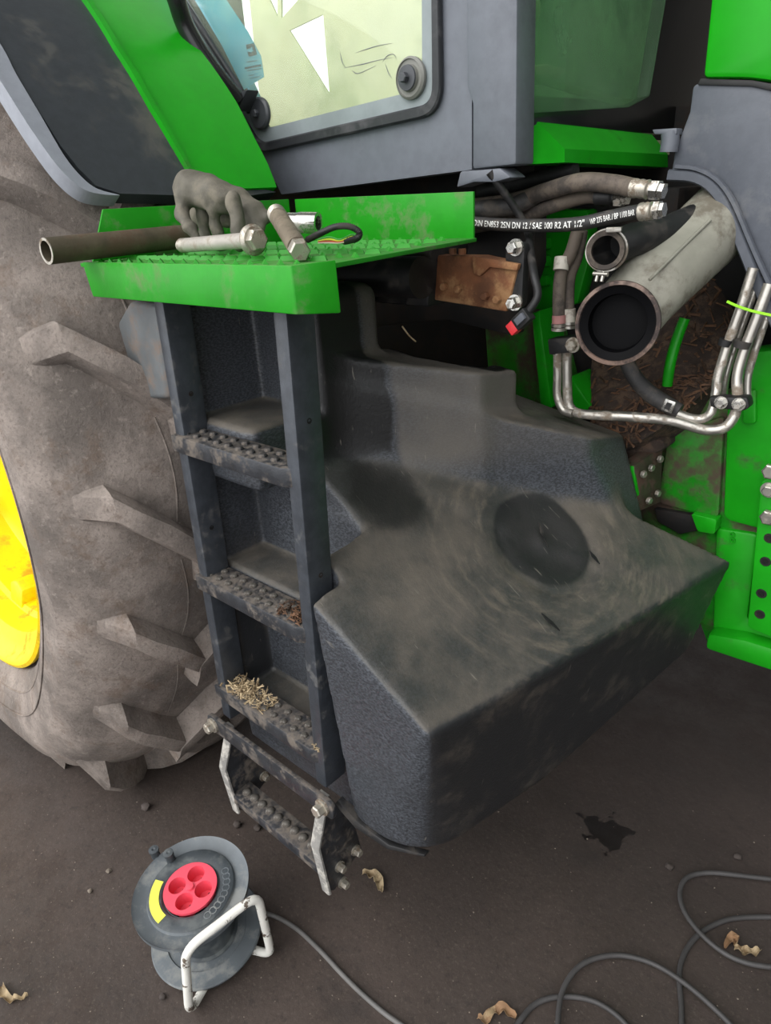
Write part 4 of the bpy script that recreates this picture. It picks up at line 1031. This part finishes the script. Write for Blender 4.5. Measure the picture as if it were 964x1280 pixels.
# ================================================================ loose things on the platform
# length of steel pipe
a = P(54,314,Y=.62); a.z = max(a.z, 1.46); b = P(228,297,Y=.70)
rp_ = R(P(60,314,X=-1.15), 16)
z0 = ZP + .006 + rp_
a = P(58,314,X=-1.15)
b = P(238,295,X=-1.165); pd = (b-a).normalized(); PL = (b-a).length
mp_ = tag(lathe('steel_pipe', a, pd, [(rp_*.78,0),(rp_*.98,0),(rp_,.002),(rp_,PL),(rp_*.78,PL)], RUSTPIPE, None, 32, closed=True), 'rusty length of steel pipe lying across the green platform', 'pipe')
cap = lathe('pipe_cut_edge', a, pd, [(rp_*.78,-.0006),(rp_*.99,-.0006),(rp_*.99,.0006),(rp_*.78,.0006)], BOLT, mp_, 32, closed=True)
# heavy bolt with flanged hex head
def big_bolt(name, label, tail, head, r, m, hm, flange=True, group=None):
    tail, head = Vector(tail), Vector(head); d = (head-tail); L = d.length; d.normalize()
    t = thing(name, label, 'bolt', tail, group)
    lathe('shank', tail, d, [(0,0),(r*.86,0),(r*.95,.003),(r*.95,.02),(r,.024),(r,L),(0,L)], m, t, 24)
    bm = bmesh.new()
    for k in range(5): lathe_bm(tail+d*(.003+k*.004), d, [(r*.93,0),(r*1.04,.002),(r*.93,.004)], 20, bm=bm)
    bmesh.ops.recalc_face_normals(bm, faces=bm.faces); bm_obj('thread', bm, hm, t, 60)
    if flange: lathe('flange', tail+d*L, d, [(0,-.002),(r*1.9,-.002),(r*1.95,.002),(r*1.6,.006),(0,.006)], hm, t, 32)
    k = r*1.42 if flange else r*1.05
    bm = lathe_bm(tail+d*(L+.004), d, [(0,0),(k,0),(k,r*1.0),(k*.86,r*1.2),(0,r*1.2)], 6); bmesh.ops.recalc_face_normals(bm, faces=bm.faces)
    bm_obj('hex_head', bm, hm, t, 30)
    return t
big_bolt('hex_bolt', 'long bolt with pale shank and flanged hex head, nearest the platform edge', P(226,307,Y=.635), P(316,300,Y=.612), R(P(270,304,Y=.62), 9), mat('pale_bolt_shank', (172,166,158), .5, .3, dirt=(140,130,118), damt=.35, dscale=30), BOLT)
big_bolt('hex_bolt', 'dull greasy bolt lying crosswise with its end towards the platform edge', P(345,266,Y=.69), P(372,309,Y=.61), R(P(360,290,Y=.65), 12), mat('greasy_bolt', (128,116,100), .55, .3, dirt=(96,86,72), damt=.4, dscale=24, var=.2), BOLT, False)
# chrome socket
a = P(358,278,Y=.74); b = P(398,279,Y=.76); r = R(a, 12)
so = tag(lathe('wrench_socket', a, b-a, [(0,.0),(r*.93,0),(r*.97,.004),(r*.97,.020),(r*1.05,.024),(r*1.05,(b-a).length),(r*.7,(b-a).length),(r*.66,.03),(0,.03)], CHROME, None, 28), 'shiny chrome wrench socket behind the greasy bolt', 'socket')
# glove, a crumpled shell with folds
def glove():
    h = .003; c0 = P(262,262,Y=.70); org = (c0.x-.14, c0.y-.08, 1.438); n = (94, 56, 60)
    X, Y, Z = np.meshgrid(*[np.arange(n[i])*h+org[i] for i in range(3)], indexing='ij')
    def cap(p, q, ra, rb):
        p, q = np.array(p), np.array(q); d = q-p; L2 = (d*d).sum()
        t = np.clip(((X-p[0])*d[0]+(Y-p[1])*d[1]+(Z-p[2])*d[2])/L2, 0, 1)
        return np.sqrt((X-p[0]-t*d[0])**2+(Y-p[1]-t*d[1])**2+(Z-p[2]-t*d[2])**2) - (ra+(rb-ra)*t)
    def Q(u, v, y): 
        p = P(u,v,Y=y); return (p.x, p.y, max(p.z, 1.448))
    d = cap(Q(237,236,.69), Q(276,247,.70), .028, .024)
    d = smin(d, cap(Q(250,230,.70), Q(285,246,.71), .020, .018), .015)
    d = smin(d, cap(Q(230,248,.675), Q(227,268,.665), .015, .011), .012)
    d = smin(d, cap(Q(227,266,.665), Q(236,284,.655), .012, .011), .006)
    d = smin(d, cap(Q(236,284,.655), Q(250,306,.66), .011, .009), .006)
    d = smin(d, cap(Q(252,262,.70), Q(258,306,.70), .012, .012), .006)
    d = smin(d, cap(Q(266,262,.69), Q(276,306,.70), .011, .012), .005)
    d = smin(d, cap(Q(292,248,.685), Q(300,304,.68), .0135, .0125), .008)
    d = smin(d, cap(Q(298,250,.72), Q(334,272,.735), .020, .011), .012)
    d = smin(d, cap(Q(308,268,.715), Q(326,284,.72), .018, .010), .012)
    d = smin(d, cap(Q(248,268,.73), Q(305,270,.735), .024, .020), .008)
    w_ = X*.8+Y*.5+.012*np.sin(Z*60); fold = .0022*np.abs(np.sin(w_*75)) + .0016*np.abs(np.sin((X-Z*1.2)*70+1)) + .0008*np.sin(Z*200+X*90)
    d = d + fold - .0012*np.abs(np.sin(X*60+Z*80))
    d = np.maximum(d, 1.4465-Z)
    return surface_nets(d, org, h)
tag(link('work_glove', glove(), GLOVE, None, 180), 'crumpled dark olive rubber glove heaped over the rusty pipe', 'glove')
# corrugated wiring harness
pts = [P(u,v,Y=y) for u,v,y in ((384,300,.68),(400,292,.68),(418,284,.69),(436,283,.70),(449,290,.71),(446,298,.71),(430,302,.72))]
path = spline(pts, 14)
wh = thing('wiring_harness', 'short corrugated black harness with thin coloured wires on the platform end', 'wiring', P(400,300,Y=.7))
rr = [R(path[0], 4.2)*(1.0 if i % 2 else .84) for i in range(len(path))]
bm = tube_bm(path, rr, 12); bmesh.ops.recalc_face_normals(bm, faces=bm.faces); bm_obj('conduit', bm, BLACK, wh, 60)
for k, (c, off) in enumerate((((190,200,60),0),((170,70,50),3),((60,140,60),-3),((200,190,170),5))):
    tube('wire', [P(u,v+off*.5,Y=.715) for u,v in ((398,301),(412,299+off*.4),(425,301),(440,296+off*.4),(448,298))], .0012, mat('wire_%d' % k, c, .5, bump=0), wh, 6, 4)

# ================================================================ cable reel on the floor
c0 = P(240,1115,Z=.185); vdir = (CAM-c0).normalized()
img = (P(240-22,1115-55,Z=.185)-c0); imgup = (-M.col[1]*.93 - M.col[0]*.37); imgup = (imgup - vdir*imgup.dot(vdir)).normalized()
an = math.radians(36); axr = (vdir*math.cos(an) + imgup*math.sin(an)).normalized()
RD = 72*depth(c0)/FPX; SEP = .15
cl_ = c0 - axr*SEP
low = cl_.z - RD*math.sqrt(max(0, 1-axr.z**2))
lift = .004 - low
reel = thing('cable_reel', 'grey plastic cable reel with red socket plate and white tube stand', 'cable reel', (c0.x, c0.y, 0))
c0 = c0; 
k = RD
ud = lathe('socket_flange', c0, axr, [(k*.455,-.008),(k*.455,.004),(k*.47,.004),(k*.50,.010),(k*.72,.010),(k*.76,.004),(k*.96,.008),(k,.012),(k,.002),(k*.96,-.003),(k*.5,-.008)], REELGREY, reel, 72, closed=True)
lathe('flange_ring', c0, axr, [(k*.50,.0105),(k*.52,.0118),(k*.72,.0118),(k*.74,.0105)], REELDARK, ud, 72, closed=True)
dvec, av, bv = basis(axr)
# red socket plate with four round wells
sp_out = [c0 + axr*.011 + (av*math.cos(t)+bv*math.sin(t))*k*.46 for t in [2*math.pi*i/48 for i in range(48)]]
wells = []; wc = []
ph = .55
for q in range(4):
    t = ph + q*math.pi/2; cc = c0 + axr*.011 + (av*math.cos(t)+bv*math.sin(t))*k*.245; wc.append(cc)
    wells.append([cc + (av*math.cos(s)+bv*math.sin(s))*k*.15 for s in [2*math.pi*i/28 for i in range(28)]])
spl = holed('socket_plate', sp_out, wells, axr*.006, SOCKETRED, reel)
for cc in wc:
    sk = lathe('socket_well', cc+axr*.006, axr, [(k*.155,0),(k*.15,-.002),(k*.14,-.022),(k*.125,-.030),(0,-.030),(0,-.034),(k*.16,-.034)], SOCKETRED, spl, 28)
    for s in (-1, 1): lathe('pin_hole', cc+axr*(-.0235)+ (av*s)*k*.07, axr, [(0,0),(.0035,0),(.0035,.0006),(0,.0006)], SHADEBLK, spl, 10)
lathe('centre_screw', c0+axr*.017, axr, [(0,0),(k*.075,0),(k*.065,.005),(0,.006)], SOCKETRED, spl, 20)
# yellow arc sticker
tocr = (P(205,1140,Z=.15)-c0); tocr = (tocr-axr*tocr.dot(axr)).normalized(); sd_ = axr.cross(tocr)
def arcp(t, rr): return c0 + axr*.0122 + (tocr*math.cos(t)+sd_*math.sin(t))*rr
arc = [arcp(-.62+1.24*i/16, k*.70) for i in range(17)] + [arcp(.62-1.24*i/16, k*.54) for i in range(17)]
prism('warning_sticker', arc, axr*.0008, YELLOWSTK, ud, 0)
# raised lettering, worn beyond reading, opposite the sticker
for i in range(9):
    t = math.pi*.62 + 1.35*i/8
    pc = arcp(t, k*.62); tt = (arcp(t+.01, k*.62)-pc).normalized(); rr_ = (pc-c0-axr*.0122).normalized()
    lathe('worn_mark', pc-axr*.0005, axr, [(.006,0),(.0085,0),(.008,.001),(.0065,.001)], REELGREY, ud, 12, closed=True)
# winding knob and plug clip at the rim
for (u, v, hh) in ((216,1080,.030),(197,1074,.024)):
    q = P(u, v, Z=.185); q = c0 + (q-c0) - axr*(q-c0).dot(axr)
    lathe('winding_knob', q+axr*.006, axr, [(0,0),(.010,0),(.009,hh*.7),(.011,hh*.75),(.011,hh),(.004,hh+.001),(0,hh-.002)], REELDARK, ud, 18)
# drum and lower flange
lathe('drum', c0, axr, [(0,-.032),(k*.46,-.032),(k*.48,-.006),(k*.5,-.006),(k*.5,-SEP+.006),(k*.56,-SEP+.004),(0,-SEP+.004)], REELDARK, reel, 48)
lathe('lower_flange', cl_, axr, [(0,.002),(k*.70,.002),(k*.72,.006),(k*.98,.006),(k,.002),(k*.98,-.006),(0,-.006)], REELGREY, reel, 72)
# white tube stand
f1 = P(242,1262,Z=.012); f2 = P(336,1190,Z=.012)
b1 = P(231,1188,Z=.205); b2 = P(322,1118,Z=.235)
def rnd(pts, r): return rounded_open([Vector(p) for p in pts], r)
def rounded_open(poly, r, n=6):
    out = [poly[0]]
    for i in range(1, len(poly)-1):
        p = poly[i]; a = poly[i-1]-p; b = poly[i+1]-p; rr = min(r, a.length*.48, b.length*.48)
        A = p+a.normalized()*rr; B = p+b.normalized()*rr
        for j in range(n+1):
            t = j/n; out.append(A*(1-t)**2+p*2*t*(1-t)+B*t*t)
    out.append(poly[-1]); return out
back1 = P(262,1222,Z=.012); back2 = P(306,1184,Z=.012)
stand_path = rnd([back1, f1+Vector((.0,-.01,0)), b1, b2, f2+Vector((.01,0,0)), back2], .035)
bm = tube_bm(stand_path, .0092, 14); bmesh.ops.recalc_face_normals(bm, faces=bm.faces)
bm_obj('tube_stand', bm, WHITEPAINT, reel, 60)
# cable leaving the reel towards the lower frame edge
cp = [P(322,1140,Z=.03)] + [P(u,v,Z=.006) for u,v in ((345,1146),(372,1162),(400,1188),(425,1215),(450,1240),(480,1266),(515,1292),(540,1325),(548,1380),(545,1450))]
tube('cable', cp, .0052, CABLE, reel, 10, 8)
# loops of cable on the right
lp1 = [(606,1316),(640,1288),(668,1256),(700,1246),(738,1250),(770,1268),(800,1300)]
lp2 = [(702,1310),(698,1270),(706,1232),(730,1204),(770,1194),(815,1204),(860,1232),(905,1272),(940,1310)]
lp3 = [(856,1320),(852,1260),(850,1210),(866,1176),(895,1155),(930,1147),(1000,1148)]
lp4 = [(1000,1212),(935,1204),(895,1184),(862,1150),(850,1120),(858,1098),(885,1091),(930,1095),(1000,1104)]
full = [(640,1420,.006),(596,1380,.006),(586,1345,.006)] + [(u,v,.006) for u,v in lp1] + [(840,1340,.010),(820,1400,.014),(740,1390,.017)] + [(u,v,.017) for u,v in lp2] + [(975,1350,.014),(960,1410,.010),(890,1390,.006)] + [(u,v,.006) for u,v in lp3] + [(1060,1158,.008),(1075,1195,.012),(1050,1215,.016)] + [(u,v,.017) for u,v in lp4] + [(1080,1120,.010),(1180,1150,.006)]
tag(tube('power_cable', [P(u,v,Z=z) for u,v,z in full], .0055, CABLE2, None, 10, 6), 'dark grey power cable lying in loose loops at the right of the floor', 'cable')

# ================================================================ floor litter
def leaf(name, label, pix, m, curl=.012, group=None):
    """a dry curled leaf: ribbon through photo points with width, lifted and folded"""
    pts = spline([P(u,v,Z=.004) for u,v,_ in pix], 4); ws = interp_r([w for _,_,w in pix], len(pts)); bm = bmesh.new(); rows = []
    for i, (p, w) in enumerate(zip(pts, ws)):
        d = (pts[min(i+1,len(pts)-1)]-pts[max(i-1,0)]).normalized(); s = Vector((-d.y,d.x,0)); ww = R(p, w)
        z = curl*abs(math.sin(i*.7))*.6
        rows.append([bm.verts.new(p+s*(ww*x)+Vector((0,0,z+curl*abs(x)**1.5*(.6+.4*math.sin(i*1.3+x))))) for x in (-1,-.5,0,.5,1)])
    for A, B in zip(rows, rows[1:]):
        for k in range(4): bm.faces.new((A[k],A[k+1],B[k+1],B[k]))
    r = bmesh.ops.extrude_face_region(bm, geom=bm.faces[:])
    for g in r['geom']:
        if isinstance(g, bmesh.types.BMVert): g.co.z += .0012
    bmesh.ops.recalc_face_normals(bm, faces=bm.faces)
    zmin = min(v.co.z for v in bm.verts)
    for v in bm.verts: v.co.z += .0005-zmin
    return tag(bm_obj(name, bm, m, None, 60), label, 'leaf', group)
leaf('dry_leaf', 'pale curled dry leaf on the floor below the hanging step', [(453,1092,2),(463,1094,5),(472,1098,6),(475,1108,5),(478,1117,2)], LEAF)
leaf('dry_leaf', 'arched tan dry leaf at the bottom edge left of the cable loops', [(597,1272,2),(606,1277,5),(618,1265,5),(632,1263,6),(644,1275,3)], LEAF2)
leaf('dry_leaf', 'small upright brown dry leaf scrap inside the right cable loop', [(906,1184,2),(914,1176,6),(920,1172,4),(918,1184,2)], LEAF2)
leaf('dry_leaf', 'flat pale dry leaf pointing right inside the right cable loop', [(918,1186,2),(928,1190,5),(940,1192,5),(950,1190,2)], LEAF)
leaf('dry_leaf', 'curled pale leaf at the left edge of the floor', [(2,1232,3),(4,1242,5),(12,1250,4),(24,1250,3),(36,1246,1)], LEAF)
def crumb(u, v, rpx, label, m, seed):
    rnd_ = random.Random(seed); p = P(u,v,Z=0); r = R(p, rpx); bm = bmesh.new(); bmesh.ops.create_icosphere(bm, subdivisions=2, radius=r)
    for q in bm.verts:
        q.co *= 1+rnd_.uniform(-.22,.22); q.co.z *= .7
    zm = min(q.co.z for q in bm.verts)
    for q in bm.verts: q.co += Vector((p.x, p.y, -zm))
    return tag(bm_obj('stone', bm, m, None, 60), label, 'stone')
crumb(183,1011,6, 'dark crumb of rubber on the floor beside the tire lugs', STONE, 1)
crumb(297,1033,5, 'dark floor crumb left of the hanging step', STONE, 2)
crumb(322,1037,4.5, 'dark floor crumb just under the hanging step', STONE, 3)
crumb(204,1247,4, 'small brown pebble just left of the white reel stand', STONE, 4)
crumb(136,1090,3, 'pale pebble on the floor left of the cable reel', PALESTONE, 5)
crumb(113,1115,3, 'pale flat pebble left of the reel, second towards the bottom left', PALESTONE, 6)
crumb(922,1073,5, 'dark stone on the floor above the right cable loop', STONE, 7)
crumb(836,1086,5, 'dark round stone left of the right cable loop', STONE, 8)
# fine grit scattered everywhere on the floor
vs, fs = [], []
for _ in range(450):
    u, v = random.uniform(-60,1020), random.uniform(1000,1330)
    if random.random() < .3: u, v = random.uniform(-60, 160), random.uniform(985, 1300)
    c = P(u, v, Z=0); r = R(c, random.choice((.4,.5,.6,.8,1.2))); k = len(vs); a = random.random()*6
    for j in range(4): vs.append(c+Vector((math.cos(a+j*1.6), math.sin(a+j*1.6), 0))*r*random.uniform(.6,1.3)+Vector((0,0,.0003)))
    vs.append(c+Vector((0,0,r*.8)))
    fs += [(k,k+1,k+4),(k+1,k+2,k+4),(k+2,k+3,k+4),(k+3,k,k+4)]
tag(link('floor_grit', me_from(vs, fs), PALESTONE, None), 'fine pale grit scattered over the concrete floor', 'grit', kind='stuff')
